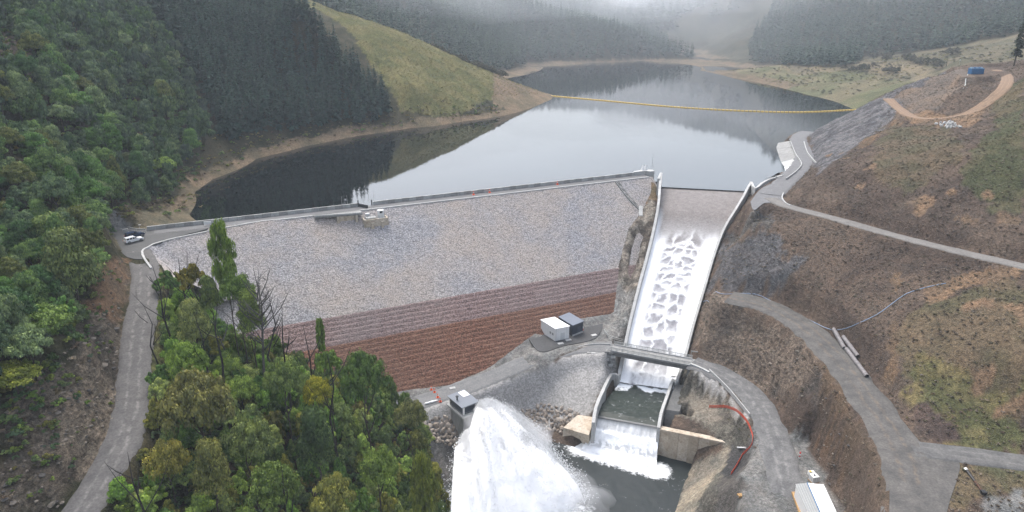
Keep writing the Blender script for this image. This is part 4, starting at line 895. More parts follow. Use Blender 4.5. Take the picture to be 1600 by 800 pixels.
# dense white body of the spray: top of the droplet cloud over each half metre of water
bx_ = np.arange(NOZ[0] - 3, NOZ[0] + 44, .5); by_ = np.arange(NOZ[1] - 44, NOZ[1] + 2, .5); hz_ = np.full((len(by_), len(bx_)), -56.0); cnt = np.zeros_like(hz_)
ix = ((ctr[:, 0] - bx_[0]) / .5).astype(int); iy = ((ctr[:, 1] - by_[0]) / .5).astype(int); okk = (ix >= 0) & (ix < len(bx_)) & (iy >= 0) & (iy < len(by_)); core = okk & (el < 1.22) & (ang_ < 1.04)
np.maximum.at(hz_, (iy[core], ix[core]), ctr[core, 2]); np.add.at(cnt, (iy[core], ix[core]), 1)
hz_ = np.where((cnt > 6) & (np.hypot(*np.meshgrid(bx_ - NOZ[0], by_ - NOZ[1])) > 2.5), hz_, -56)
for _ in range(5):
    q = np.pad(hz_, 1, mode='edge'); hz_ = (q[1:-1, 1:-1] * 2 + q[:-2, 1:-1] + q[2:, 1:-1] + q[1:-1, :-2] + q[1:-1, 2:]) / 6
BX, BY = np.meshgrid(bx_, by_); pa_ = np.arctan2(BX - NOZ[0], NOZ[1] - BY); pr_ = np.hypot(BX - NOZ[0], BY - NOZ[1]); hz_ = hz_ - 1.05 + (fbm(pa_ * 16, pr_ / 7, 3, 3) - .5) * 1.6 + (fbm(BX / .8, BY / .8, 7, 2) - .5) * .35
m, nt, N, L, b = new_mat('spray'); b.inputs['Base Color'].default_value = (.94, .95, .96, 1); b.inputs['Roughness'].default_value = .9; b.inputs['Specular IOR Level'].default_value = .1
tr_ = N.new('ShaderNodeBsdfTranslucent'); tr_.inputs['Color'].default_value = (.95, .96, .97, 1); ms = N.new('ShaderNodeMixShader'); ms.inputs[0].default_value = .45
L.new(b.outputs[0], ms.inputs[1]); L.new(tr_.outputs[0], ms.inputs[2]); L.new(ms.outputs[0], N['Material Output'].inputs['Surface']); M['spray'] = m
wj = tag(empty('water_jet', NOZ), 'huge white fan of spray blasting from the outlet valve into the river', 'spray', kind='stuff')
mbody, nt, N, L, b = new_mat('spray_body'); b.inputs['Base Color'].default_value = (.97, .975, .98, 1); b.inputs['Roughness'].default_value = 1.0; b.inputs['Specular IOR Level'].default_value = 0.0
b.inputs['Subsurface Weight'].default_value = 1.0; b.inputs['Subsurface Radius'].default_value = (1., 1., 1.); b.inputs['Subsurface Scale'].default_value = 1.6
i = np.arange(hz_.size).reshape(hz_.shape); child(link('spray_body', mesh_from('spray_body', np.stack([BX, BY, hz_], -1).reshape(-1, 3), np.stack([i[:-1, :-1], i[:-1, 1:], i[1:, 1:], i[1:, :-1]], -1).reshape(-1, 4), mbody, True)), wj)
jx_ = np.clip(ix, 0, len(bx_) - 1); jy_ = np.clip(iy, 0, len(by_) - 1); out_ = (ctr[:, 2] > -54.3) & (ctr[:, 2] > hz_[jy_, jx_] - .25); kk = np.nonzero(out_)[0]; kk = kk[:230000]
ctr = ctr[kk]; nd = len(kk); vel = np.stack([vx[kk], vy[kk], (vz - 9.81 * tt)[kk]], 1); vel /= np.linalg.norm(vel, axis=1)[:, None]
s_ = r.uniform(.035, .115, nd)[:, None]; ra = np.cross(vel, r.normal(size=(nd, 3))); ra /= np.linalg.norm(ra, axis=1)[:, None] + 1e-9; rb = np.cross(vel, ra)
V = np.stack([ctr + vel * s_ * 2.6, ctr - vel * s_ * 1.4 + ra * s_, ctr - vel * s_ * 1.4 - ra * s_ * .5 + rb * s_ * .87, ctr - vel * s_ * 1.4 - ra * s_ * .5 - rb * s_ * .87], 1).reshape(-1, 3)
def spray_mist(c, rad, dens, seed):
    import bmesh
    bm = bmesh.new(); bmesh.ops.create_icosphere(bm, subdivisions=3, radius=1.0); ph = np.random.default_rng(seed).uniform(0, 6.28, 6)
    for q in bm.verts:
        x, y, z = q.co; k = 1 + .15 * math.sin(3 * x + ph[0]) * math.sin(3.4 * y + ph[1]) + .12 * math.sin(5 * z + ph[2] + 2 * x) + .08 * math.sin(8 * y + 5 * x + ph[3]); q.co = (x * rad[0] * k, y * rad[1] * k, z * rad[2] * k)
    me = bpy.data.meshes.new('spray_mist'); bm.to_mesh(me); bm.free()
    mm = bpy.data.materials.new('spray_mist'); mm.use_nodes = True; n_ = mm.node_tree; n_.nodes.clear(); ou = n_.nodes.new('ShaderNodeOutputMaterial'); pv = n_.nodes.new('ShaderNodeVolumePrincipled'); pv.inputs['Color'].default_value = (.98, .985, 1, 1); pv.inputs['Density'].default_value = dens; pv.inputs['Density Attribute'].default_value = ''; n_.links.new(pv.outputs[0], ou.inputs['Volume'])
    try: mm.cycles.homogeneous_volume = True
    except Exception: pass
    me.materials.append(mm); child(link('spray_mist', me, None, c), wj)
for k_, (a_, e_, t_, R_, d_) in enumerate([(.3, .95, 1.1, 3.8, .09), (.6, 1.05, 1.25, 4.4, .09), (.95, .98, 1.2, 3.8, .08), (.2, .7, 1.9, 4.6, .08), (.55, .85, 2.1, 5.2, .08), (1.0, .85, 2.0, 5.0, .07), (.35, .8, 2.6, 6.0, .06), (.8, .85, 2.7, 6.0, .06), (1.0, .75, 2.8, 6.0, .045)]):
    v0 = 16.4; q_ = np.array([NOZ[0] + v0 * math.cos(e_) * math.sin(a_) * t_, NOZ[1] - v0 * math.cos(e_) * math.cos(a_) * t_, max(NOZ[2] + v0 * math.sin(e_) * t_ - 4.905 * t_ ** 2, -52.5)]); spray_mist(q_, (R_, R_, R_ * .75), d_, k_)
spray_mist(np.array([NOZ[0] + 30, NOZ[1] - 22, -53]), (8, 6, 3.2), .06, 20)
i = np.arange(nd)[:, None] * 4; f = np.concatenate([i + [0, 1, 2], i + [0, 2, 3], i + [0, 3, 1], i + [1, 3, 2]], 0)
o = child(link('droplets', mesh_from('droplets', V, f, m, True)), wj); o['kind'] = 'stuff'
# ------------------------------------------------------------------ buildings
def gable_box(mb, A, B, Cc, z0, z1):
    Dd = A + Cc - B; q = [A, B, Cc, Dd]; return mb.hexa([(p[0], p[1], z0) for p in q], [(p[0], p[1], z1) for p in q])
def grow(A, B, Cc, g):
    Dd = A + Cc - B; c = (A + Cc) / 2; return [c + (p - c) * (1 + g / np.linalg.norm(p - c)) for p in (A, B, Cc)]
def wall_rect(mb, A, B, z0, z1, t0, t1, out=.04, th=.06):
    """flat box on the wall A-B between fractions t0..t1"""
    a = A + (B - A) * t0; c = A + (B - A) * t1; d = (B - A)[:2] / np.linalg.norm((B - A)[:2]); n = np.array([d[1], -d[0]])
    q = [a[:2] + n * out, c[:2] + n * out, c[:2] - n * th, a[:2] - n * th]; return mb.hexa([(*p, z0) for p in q], [(*p, z1) for p in q])
zb = -36.1
A, B, Cc = P(845, 518.7, zb), P(867.4, 533, zb), P(889, 528.5, zb); zt = zb + 4.3
sh = tag(empty('white_shed', (A + Cc) / 2), 'white flat-roofed shed at the foot of the dam', 'shed')
mb = MB(); gable_box(mb, A, B, Cc, zb, zt); child(mb.build('wall', M['white_paint']), sh)
g = grow(A, B, Cc, .25); mb = MB(); gable_box(mb, *g, zt, zt + .22); child(mb.build('roof', M['white_sheet']), sh)
mb = MB(); wall_rect(mb, B, Cc, zb + .1, zb + 2.5, .38, .68); dr = child(mb.build('door', paint('door_grey', (.55, .56, .56), .5)), sh)
for t in (.62, .78):
    mb = MB(); wall_rect(mb, A, B, zb + 1.6, zb + 2.4, t, t + .1); child(mb.build('louvre', M['steel']), sh)
ribm = paint('rib_white', (.6, .6, .6), .5)
for t in (.1, .3, .5, .7, .9): child(wall_rect(MB(), A, B, zb, zt, t - .006, t + .006, .03).build('cladding_rib', ribm), sh)
for t in (.2, .8): child(wall_rect(MB(), B, Cc, zb, zt, t - .008, t + .008, .03).build('cladding_rib', ribm), sh)
mb = MB(); p = B + (Cc - B) * .12; mb.tube([(p[0] - .3, p[1] - .4, zb), (p[0] - .3, p[1] - .4, zt + 1.9)], .05, 6); mb.tube([(p[0] - .3, p[1] - .4, zt + 1.2), (p[0] + .5, p[1] - .1, zt + 1.9)], .04, 5); child(mb.build('antenna', M['rail']), sh)
zr = zb + 3.9
A, B, Cc = P(872.3, 495.5, zr), P(895, 509.5, zr), P(912.4, 502.8, zr)
sd_ = tag(empty('dark_shed', (*((A + Cc) / 2)[:2], zb)), 'dark blue shed with a grey roof beside the white shed', 'shed')
mb = MB(); gable_box(mb, *grow(A, B, Cc, -.25), zb, zr); child(mb.build('wall', M['dark_clad']), sd_)
mb = MB(); Dd = A + Cc - B; mb.hexa([(q[0], q[1], zr) for q in (A, B, Cc, Dd)], [(A[0], A[1], zr + .2), (B[0], B[1], zr + .2), (Cc[0], Cc[1], zr + .32), (Dd[0], Dd[1], zr + .32)]); child(mb.build('roof', M['dark_roof']), sd_)
gA, gB, gC = grow(A, B, Cc, -.25); mb = MB(); wall_rect(mb, gB, gC, zb, zb + .55, 0, 1, .12); child(mb.build('plinth', M['concrete_pale']), sd_)
mb = MB(); wall_rect(mb, gB, gC, zb + .6, zb + 2.6, .45, .75); child(mb.build('door', paint('door_navy', (.05, .06, .085), .4)), sd_)
for t in (.15, .35, .9): child(wall_rect(MB(), gB, gC, zb + .6, zr, t - .008, t + .008, .03).build('cladding_rib', M['steel_dark']), sd_)
for k, (x, y) in enumerate(((876, 537), (888, 531.5), (928, 524))):
    c = P(x, y, zb); mb = MB(); mb.box((0, 0, .08), (1.9, 1.2, .2)); o = mb.build('concrete_slab', M['concrete_pale'], None, c, .4)
    tag(o, ['square concrete step slab at the near corner of the white shed', 'concrete step slab in front of the white shed door', 'lone concrete slab on the yard right of the dark shed'][k], 'slab', 'door slabs on the shed yard')
c = P(910.5, 516.5, zb); o = tag(empty('hydrant_post', c), 'small red and white post at the corner of the dark shed', 'post')
mb = MB(); mb.tube([(0, 0, 0), (0, 0, .9)], .22, 8); mb.build('post', M['red'], o); mb = MB(); mb.tube([(0, 0, .9), (0, 0, 1.5)], [.24, .18], 8); mb.build('cap', M['white_paint'], o)

# outlet valve house on its concrete tower
zf = -40.0; A, B, Cc = P(701, 631.6, zf), P(722.5, 650, zf), P(747, 640.8, zf)
vh = tag(empty('valve_house', (*((A + Cc) / 2)[:2], -54)), 'dark valve house with grey roof on a concrete tower by the water jet', 'building')
wA, wB, wC = grow(A, B, Cc, -.35); zt = zf + 2.5
mb = MB(); gable_box(mb, wA, wB, wC, zf, zt); child(mb.build('wall', M['dark_clad']), vh)
rA, rB, rC = grow(A, B, Cc, .35); rD = rA + rC - rB
mb = MB(); mb.hexa([(q[0], q[1], zt) for q in (rA, rB, rC, rD)], [(*rA[:2], zt + .22), (*rB[:2], zt + .22), (*rC[:2], zt + .42), (*rD[:2], zt + .42)]); rf_ = child(mb.build('roof', M['grey_roof']), vh)
mb = MB()
for t in np.linspace(.08, .92, 9):
    a = rA + (rD - rA) * t; c = rB + (rC - rB) * t; za = zt + .22 + .2 * t; d = (rD - rA)[:2] / np.linalg.norm((rD - rA)[:2]) * .04
    mb.hexa([(a[0] - d[0], a[1] - d[1], za), (c[0] - d[0], c[1] - d[1], za), (c[0] + d[0], c[1] + d[1], za), (a[0] + d[0], a[1] + d[1], za)], [(a[0] - d[0], a[1] - d[1], za + .07), (c[0] - d[0], c[1] - d[1], za + .07), (c[0] + d[0], c[1] + d[1], za + .07), (a[0] + d[0], a[1] + d[1], za + .07)])
child(mb.build('roof_rib', M['dark_roof']), vh)
mb = MB(); q = rA + (rD - rA) * .62 + (rB - rA) * .12; a = rD + (rA - rD) * .05; mb.hexa([(*(rD + (rA - rD) * .05 + (rC - rD) * .08)[:2], zt + .44), (*(rD + (rA - rD) * .42 + (rC - rD) * .08)[:2], zt + .40), (*(rD + (rA - rD) * .42 + (rC - rD) * .45)[:2], zt + .40), (*(rD + (rA - rD) * .05 + (rC - rD) * .45)[:2], zt + .44)], [(*(rD + (rA - rD) * .05 + (rC - rD) * .08)[:2], zt + .52), (*(rD + (rA - rD) * .42 + (rC - rD) * .08)[:2], zt + .48), (*(rD + (rA - rD) * .42 + (rC - rD) * .45)[:2], zt + .48), (*(rD + (rA - rD) * .05 + (rC - rD) * .45)[:2], zt + .52)]); child(mb.build('roof_hatch', M['white_sheet']), vh)
mb = MB(); p = rA * .55 + rC * .2 + rB * .25; mb.tube([(p[0], p[1], zt + .2), (p[0], p[1], zt + 1.3)], .22, 8); mb.tube([(p[0], p[1], zt + 1.3), (p[0], p[1], zt + 1.6)], [.5, .35], 8); child(mb.build('roof_vent', M['steel_dark']), vh)
mb = MB(); wall_rect(mb, wB, wC, zf, zf + 2.1, .03, .15); child(mb.build('door', M['white_paint']), vh)
mb = MB(); wall_rect(mb, wA, wB, zf + .9, zf + 2.1, .04, .16); child(mb.build('window', M['glass']), vh)
sA, sB, sC = grow(A, B, Cc, .7); mb = MB(); gable_box(mb, sA, sB, sC, zf - .55, zf - .02); child(mb.build('platform_slab', M['concrete_pale']), vh)
tA, tB, tC = grow(A, B, Cc, -.6); mb = MB(); gable_box(mb, tA, tB, tC, -57, zf - .55); child(mb.build('tower', M['concrete']), vh)
mb = MB(); wall_rect(mb, tB, tC, -50.8, -50.2, -.25, .95, .9, .3); child(mb.build('ledge', M['concrete_pale']), vh)
mb = MB(); wall_rect(mb, tA, tB, -49.6, -49.2, .3, 1.15, 1.5, .3); child(mb.build('ledge', M['concrete_pale']), vh)
mb = MB(); q = tB + (tC - tB) * .35; n_ = np.array([(tC - tB)[1], -(tC - tB)[0]]); n_ /= np.linalg.norm(n_); mb.tube([(q[0] - n_[0], q[1] - n_[1], -46.5), (q[0] + n_[0] * 1.4, q[1] + n_[1] * 1.4, -46.2)], .85, 14); child(mb.build('valve_pipe', M['blue_pipe']), vh)
mb = MB()
for a, c in ((sA, sB), (sB, sC)):
    L0 = np.linalg.norm(c - a)
    for t in np.arange(0, 1.001, 1 / round(L0 / 1.5)): p = a + (c - a) * t; mb.tube([(p[0], p[1], zf - .1), (p[0], p[1], zf + 1.05)], .04, 5)
    for zz in (.55, 1.05): mb.tube([(a[0], a[1], zf + zz), (c[0], c[1], zf + zz)], .035, 5)
child(mb.build('railing', M['rail']), vh)

# site hut with white sheet roof, bottom right
zr = -34.4; A, B, Cc = P(1243, 756, zr), P(1293, 870, zr), P(1340, 870, zr); Bm, Am = P(1310, 870, zr), P(1261, 756, zr); Dm_ = P(1287, 757, zr)
hut = tag(empty('site_hut', (*((A + Cc) / 2)[:2], -38)), 'white and corrugated roofed site hut beside the riverside road', 'hut')
mb = MB(); gx_ = [A + (P(1293, 870, zr) - A) * .02, P(1290, 862, zr), P(1334, 862, zr), Dm_]
mb.hexa([(q[0], q[1], -38.1) for q in gx_], [(q[0], q[1], zr - .15) for q in gx_]); child(mb.build('wall', M['white_paint']), hut)
mb = MB(); mb.hexa([(*q[:2], zr - .12) for q in (Am, Bm, Cc, Dm_)], [(*Am[:2], zr + .28), (*Bm[:2], zr + .28), (*Cc[:2], zr), (*Dm_[:2], zr)]); child(mb.build('roof_sheet', M['white_sheet']), hut)
nrb = 10
for k in range(nrb):
    t0, t1 = k / nrb, (k + .72) / nrb; mb = MB(); a0 = A + (Am - A) * t0; a1 = A + (Am - A) * t1; b0 = B + (Bm - B) * t0; b1 = B + (Bm - B) * t1
    mb.hexa([(*q[:2], zr - .12) for q in (a0, b0, b1, a1)], [(*a0[:2], zr + .0 + .28 * t0), (*b0[:2], zr + .28 * t0), (*b1[:2], zr + .28 * t1), (*a1[:2], zr + .28 * t1)]); child(mb.build('roof_rib', M['steel'] if k % 2 else M['rail']), hut)
mb = MB(); mb.tube([(*Am[:2], zr + .32), (*Bm[:2], zr + .32)], .12, 6); child(mb.build('ridge_cap', M['blue']), hut)
td = tag(empty('timber_deck', P(1246, 775, -37.6)), 'yellow timber deck along the side of the site hut', 'deck')
for k in range(5):
    a = P(1239 + k * 3.4, 768, -37.5); c = P(1256 + k * 3.4, 815, -37.5); mb = MB(); d = np.array([.27, 0, 0]); mb.hexa([a - d - (0, 0, .5), c - d - (0, 0, .5), c + d - (0, 0, .5), a + d - (0, 0, .5)], [a - d, c - d, c + d, a + d]); child(mb.build('plank', M['timber']), td)
# water tank
tk = tag(empty('water_tank', P(1271, 752, -38)), 'white caged water tank standing behind the site hut', 'tank')
mb = MB(); mb.box((0, 0, .95), (1.6, 1.6, 1.5)); mb.build('tank_body', M['white_paint'], tk, None, .2); mb = MB(); mb.box((0, 0, .1), (1.8, 1.8, .2)); mb.build('pallet', M['timber'], tk, None, .2)
mb = MB()
for x in (-.84, -.28, .28, .84):
    for y in (-.84, .84): mb.tube([(x, y, .2), (x, y, 1.75)], .03, 4); mb.tube([(y, x, .2), (y, x, 1.75)], .03, 4)
mb.build('cage', M['rail'], tk, None, .2); mb = MB(); mb.tube([(0, 0, 1.7), (0, 0, 1.85)], .25, 8); mb.build('lid', M['steel_dark'], tk)
gn = tag(empty('generator_box', P(1267, 742, -38)), 'small white machine box with a yellow top near the water tank', 'machine')
mb = MB(); mb.box((0, 0, .5), (1.3, .8, 1.0)); mb.build('casing', M['white_paint'], gn); mb = MB(); mb.box((-.3, -.1, 1.05), (.5, .5, .16)); mb.build('fuel_cap', M['yellow'], gn)
mp_ = tag(empty('marker_post', P(1249, 716, -37.9)), 'red and white banded marker post by the road edge', 'post')
for k in range(4): mb = MB(); mb.tube([(0, 0, k * .45), (0, 0, k * .45 + .45)], .18, 8); mb.build('band', M['red'] if k % 2 else M['white_paint'], mp_)
cr = tag(empty('wooden_crate', P(1157, 775, -39), .15), 'small timber crate on the wet rock by the riverside road', 'crate')
cr.location.z = float(gz(cr.location.x, cr.location.y))
for x in (-.45, 0, .45): mb = MB(); mb.box((x, 0, .5), (.36, 1.0, .08)); mb.build('plank', M['timber'], cr)
for y in (-.46, .46): mb = MB(); mb.box((0, y, .22), (1.3, .08, .44)); mb.build('side_board', M['timber'], cr)

# ------------------------------------------------------------------ blue container, drain flume, stones on the spur
c = P(1524, 115.5, 36.0); bc = tag(empty('blue_container', (c[0], c[1], 35.95), .12), 'blue steel container on the brow of the spur', 'container')
mb = MB(); mb.box((0, 0, 1.35), (6.4, 2.5, 2.5)); mb.build('body', M['blue'], bc)
rm = MB().box((0, 0, 0), (.14, .1, 2.3)).mesh('wall_rib', paint('blue_b', (.045, .17, .34), .5))
for k in range(16): link('wall_rib', rm, bc, (-3.0 + k * .4, -1.29, 1.35))
mb = MB(); mb.box((0, 0, 2.66), (6.6, 2.7, .12)); mb.build('roof', paint('blue_roof', (.12, .26, .40), .5), bc)
for k in range(5): mb = MB(); mb.box((-2.4 + k * 1.2, .2, 2.95), (.9, 1.5, .45)); mb.build('roof_bundle', M['blue'] if k % 2 else paint('pale_blue', (.25, .36, .45), .5), bc)
fl = tag(empty('drain_flume', hit(1508, 124)), 'pale forked drain pipe running down the bank below the blue container', 'pipe')
def gpath(pts, dz=.15): return [hit(*q) + np.array([0, 0, dz]) for q in pts]
for pts in ([(1512, 117), (1509, 124), (1508, 133)], [(1508, 133), (1505, 139)], [(1508, 133), (1511, 138)]):
    mb = MB(); mb.tube(gpath(pts, .22), .2, 7); child(mb.build('pipe_run', M['rail']), fl)
mst = tag(empty('survey_post', hit(1499, 101)), 'thin pale post standing on the brow left of the blue container', 'post')
mb = MB(); mb.tube([(0, 0, -.5), (0, 0, 4.4)], .12, 6); mb.build('shaft', M['rail'], mst); mb = MB(); mb.box((0, 0, 3.6), (.7, .2, .9)); mb.build('plate', M['white_paint'], mst)
mst = tag(empty('stake_post', hit(1478, 105)), 'short dark stake on the brow above the rock cut', 'post')
mb = MB(); mb.tube([(0, 0, -.5), (0, 0, 3.2)], .14, 6); mb.build('shaft', M['steel_dark'], mst); mb = MB(); mb.box((0, 0, 3.0), (.4, .15, .5)); mb.build('plate', M['steel_dark'], mst)
pile = tag(empty('stone_pile', hit(1478, 197)), 'low heap of pale stones beside the orange track', 'stones')
def rock_mesh(seed, m):
    r = np.random.default_rng(seed); t = (1 + 5 ** .5) / 2
    V = np.array([(-1, t, 0), (1, t, 0), (-1, -t, 0), (1, -t, 0), (0, -1, t), (0, 1, t), (0, -1, -t), (0, 1, -t), (t, 0, -1), (t, 0, 1), (-t, 0, -1), (-t, 0, 1)]) / 1.9
    V = V * r.uniform(.72, 1.2, (12, 1)) * np.array([r.uniform(.9, 1.3), r.uniform(.7, 1.0), r.uniform(.55, .8)])
    F_ = [(0, 11, 5), (0, 5, 1), (0, 1, 7), (0, 7, 10), (0, 10, 11), (1, 5, 9), (5, 11, 4), (11, 10, 2), (10, 7, 6), (7, 1, 8), (3, 9, 4), (3, 4, 2), (3, 2, 6), (3, 6, 8), (3, 8, 9), (4, 9, 5), (2, 4, 11), (6, 2, 10), (8, 6, 7), (9, 8, 1)]
    return mesh_from('stone', V, F_, m)
RK = [rock_mesh(s, M[k]) for s, k in enumerate(('stone_a', 'stone_b', 'stone_c', 'stone_a', 'stone_b', 'stone_a'))]
RP = [rock_mesh(s + 20, M['concrete_pale']) for s in range(3)]
def stones(par, poly, n, smin, smax, meshes, seed):
    r = np.random.default_rng(seed); W = np.array([hit(*q)[:2] for q in poly]); lo, hi = W.min(0), W.max(0); k = 0; pts = []
    for _ in range(n * 60):
        if k >= n: break
        x, y = r.uniform(lo, hi); s = r.uniform(smin, smax)
        if not inpoly(np.array([x]), np.array([y]), W)[0] or any((x - a) ** 2 + (y - b_) ** 2 < (.62 * (s + c_)) ** 2 for a, b_, c_ in pts): continue
        pts.append((x, y, s)); k += 1
        o = link('stone', meshes[r.integers(len(meshes))], par); o.location = (x - par.location.x, y - par.location.y, float(gz(x, y)) + s * .18 - par.location.z)
        o.rotation_euler = tuple(r.uniform(-3, 3, 3)); o.scale = (s, s, s)
stones(pile, [(1462, 194), (1480, 191), (1505, 200), (1480, 201)], 26, .5, 1.1, RP, 5)
rp = tag(empty('riprap_bank', hit(690, 665)), 'bank of brown boulders left of the valve house', 'boulders')
stones(rp, [(662, 662), (695, 648), (716, 660), (722, 694), (706, 700), (680, 690)], 150, .55, 1.1, RK, 1)
rp = tag(empty('riprap_bank', hit(865, 650)), 'bank of grey brown boulders between the water jet and the concrete block', 'boulders')
stones(rp, [(815, 640), (850, 628), (885, 640), (906, 648), (884, 664), (878, 676), (840, 668)], 150, .55, 1.1, RK, 2)
# ------------------------------------------------------------------ pipes, hoses, net, cones, boom
def big_pipe(p0, p1, label):
    a, c = hit(*p0), hit(*p1); R = .56; a[2] += R; c[2] += R; o = tag(empty('culvert_pipe', a), label, 'pipe', 'dark culvert pipes beside the bench road'); d = (c - a) / np.linalg.norm(c - a)
    mb = MB(); mb.tube([a, c], R, 16, cap=False); child(mb.build('pipe_shell', M['pipe_grey'], smooth=True), o)
    mb = MB(); mb.tube([a + d * .02, c - d * .02], R * .86, 16, cap=False); child(mb.build('pipe_bore', M['black']), o)
    ln = np.linalg.norm(c - a)
    for t in np.arange(1.0, ln, 1.5): mb = MB(); mb.tube([a + d * (t - .06), a + d * (t + .06)], R * 1.06, 16); child(mb.build('collar', M['pipe_grey']), o)
big_pipe((1302, 517), (1319, 547), 'upper short culvert pipe lying at the road edge'); big_pipe((1317, 529), (1340, 560), 'culvert pipe on the bank, farthest from the road'); big_pipe((1322, 548), (1354, 591), 'longest culvert pipe, lying lowest along the road edge')
a, c = hit(1510, 737), hit(1536, 772); a[2] += .3; c[2] += .3; lp = tag(empty('capped_pipe', a), 'dark pipe with a white end cap lying on the grass', 'pipe'); d = (c - a) / np.linalg.norm(c - a)
mb = MB(); mb.tube([a, a + (c - a) * .5], .28, 10); child(mb.build('pipe_shell', M['black']), lp); mb = MB(); mb.tube([a + (c - a) * .5, c], .25, 10); child(mb.build('rusty_length', M['rust']), lp); mb = MB(); mb.tube([a - d * .55, a], .32, 10); child(mb.build('end_cap', M['white_paint']), lp); mb = MB(); mb.box((0, 0, .1), (.9, .9, .6)); o = mb.build('flange', M['black'], lp); o.location = tuple(c - a)
def hose(pts, m, rad, label, name='water_hose'):
    w = spline(gpath(pts, rad + .1), 1.5); w[:, 2] = np.maximum(gz(w[:, 0], w[:, 1]) + rad, w[:, 2] * 0 - 999); 
    mb = MB(); mb.tube(w, rad, 6); return tag(mb.build(name, m, smooth=True), label, 'hose')
hose([(1086, 497), (1093, 482), (1105, 470), (1125, 459), (1160, 459), (1190, 463), (1230, 483), (1270, 503), (1300, 516)], M['hose'], .10, 'pale blue hose looping from the chute along the bench road')
hose([(1308, 516), (1340, 506), (1370, 492), (1395, 474), (1415, 460), (1445, 450), (1478, 443)], M['hose'], .10, 'pale blue hose running up the brown slope from the pipes')
npth = spline(gpath([(1108, 637), (1130, 637), (1150, 643), (1168, 662), (1176, 685), (1172, 700), (1160, 712), (1150, 730), (1142, 742)], 0), 1.2); npth[:, 2] = gz(npth[:, 0], npth[:, 1])
on = tag(empty('safety_net', npth[0]), 'bright orange safety net fence curving round the rock ledge', 'fence')
mb = MB()
for zz in np.linspace(.15, .85, 5): mb.wall(npth + np.array([0, 0, zz]), .05, .11)
child(mb.build('net', M['orange_net']), on)
for p in npth[::3]: mb = MB(); mb.tube([(0, 0, -.3), (0, 0, 1.0)], .05, 5); mb.build('stake', M['orange'], on, p - np.array(on.location))
a, c = hit(1152, 701), hit(1163, 702); a[2] += .4; c[2] += .5; o = tag(empty('drain_pipe', a), 'short white drain pipe poking out by the orange net', 'pipe'); mb = MB(); mb.tube([a, c], .17, 8); child(mb.build('pipe_shell', M['white_sheet']), o); mb = MB(); mb.tube([c, c + (c - a) * .15], .22, 8); child(mb.build('socket', M['white_paint']), o)
def cone(p, label, s=1.0):
    o = tag(empty('traffic_cone', p), label, 'cone', 'orange traffic cones'); mb = MB(); mb.tube([(0, 0, .06 * s), (0, 0, .95 * s)], [.26 * s, .06 * s], 8); mb.build('cone_body', M['orange'], o); mb = MB(); mb.box((0, 0, .035), (.62 * s, .62 * s, .07)); mb.build('base', M['orange'], o); mb = MB(); mb.tube([(0, 0, .5 * s), (0, 0, .68 * s)], [.17 * s, .125 * s], 8); mb.build('band', M['white_paint'], o)
for q, lb in (((674, 609), 'traffic cone on the toe road nearest the dam'), ((679, 613), 'traffic cone second from the dam on the toe road'), ((684, 621), 'traffic cone third from the dam, left of the valve house'), ((688, 627.5), 'traffic cone next to the rolled white sheet')): cone(P(*q, -40.75 + .0), lb, 1.3)
for q, lb in (((740, 304.5), 'cone at the crest wall, first right of the intake platform'), ((765, 301), 'cone at the crest wall, middle one of three'), ((871, 288.5), 'cone at the crest wall closest to the spillway')): cone(P(*q, .03), lb, 1.5)
rl = tag(empty('rolled_sheet', P(674, 629, -40.8)), 'long rolled white sheet lying at the edge of the toe road', 'sheet'); mb = MB(); a = P(663, 632, -40.8); c = P(684, 626.5, -40.8); mb.tube([a + (c - a) * t + np.array([0, 0, .22]) for t in np.linspace(0, 1, 7)], [.12, .3, .26, .34, .36, .3, .12], 8); child(mb.build('roll', M['white_sheet'], smooth=True), rl); mb = MB(); q = a + (c - a) * .5; mb.box((q[0], q[1], q[2] + .2), (.12, .8, .62)); child(mb.build('strap', M['rail']), rl)
c = P(707, 607, -40.5); mb = MB(); mb.box((0, 0, .1), (1.7, 1.1, .3)); tag(mb.build('concrete_slab', M['concrete_pale'], None, c, .4), 'lone pale slab on the toe road behind the valve house', 'slab')
bw_ = spline([P(861, 150, -4), P(950, 158, -4), P(1050, 167, -4), P(1150, 173, -4), P(1250, 175.5, -4), P(1339, 171.5, -4)], 2); nb = int(np.linalg.norm(np.diff(bw_, axis=0), axis=1).sum() / 2.7); bw_ = resample(bw_, nb + 1)
bo = tag(empty('log_boom', bw_[0]), 'yellow floating boom stretched across the reservoir', 'boom')
fmesh = MB().tube([(-1.15, 0, .1), (-1.0, 0, .1), (1.0, 0, .1), (1.15, 0, .1)], [.35, .6, .6, .35], 8).mesh('boom_float', M['yellow'])
for k in range(nb):
    p = (bw_[k] + bw_[k + 1]) / 2; d = bw_[k + 1] - bw_[k]; link('boom_float', fmesh, bo, p - bw_[0], math.atan2(d[1], d[0]))
mb = MB(); mb.tube(bw_ + np.array([0, 0, .1]), .1, 5); child(mb.build('cable', M['steel_dark']), bo)

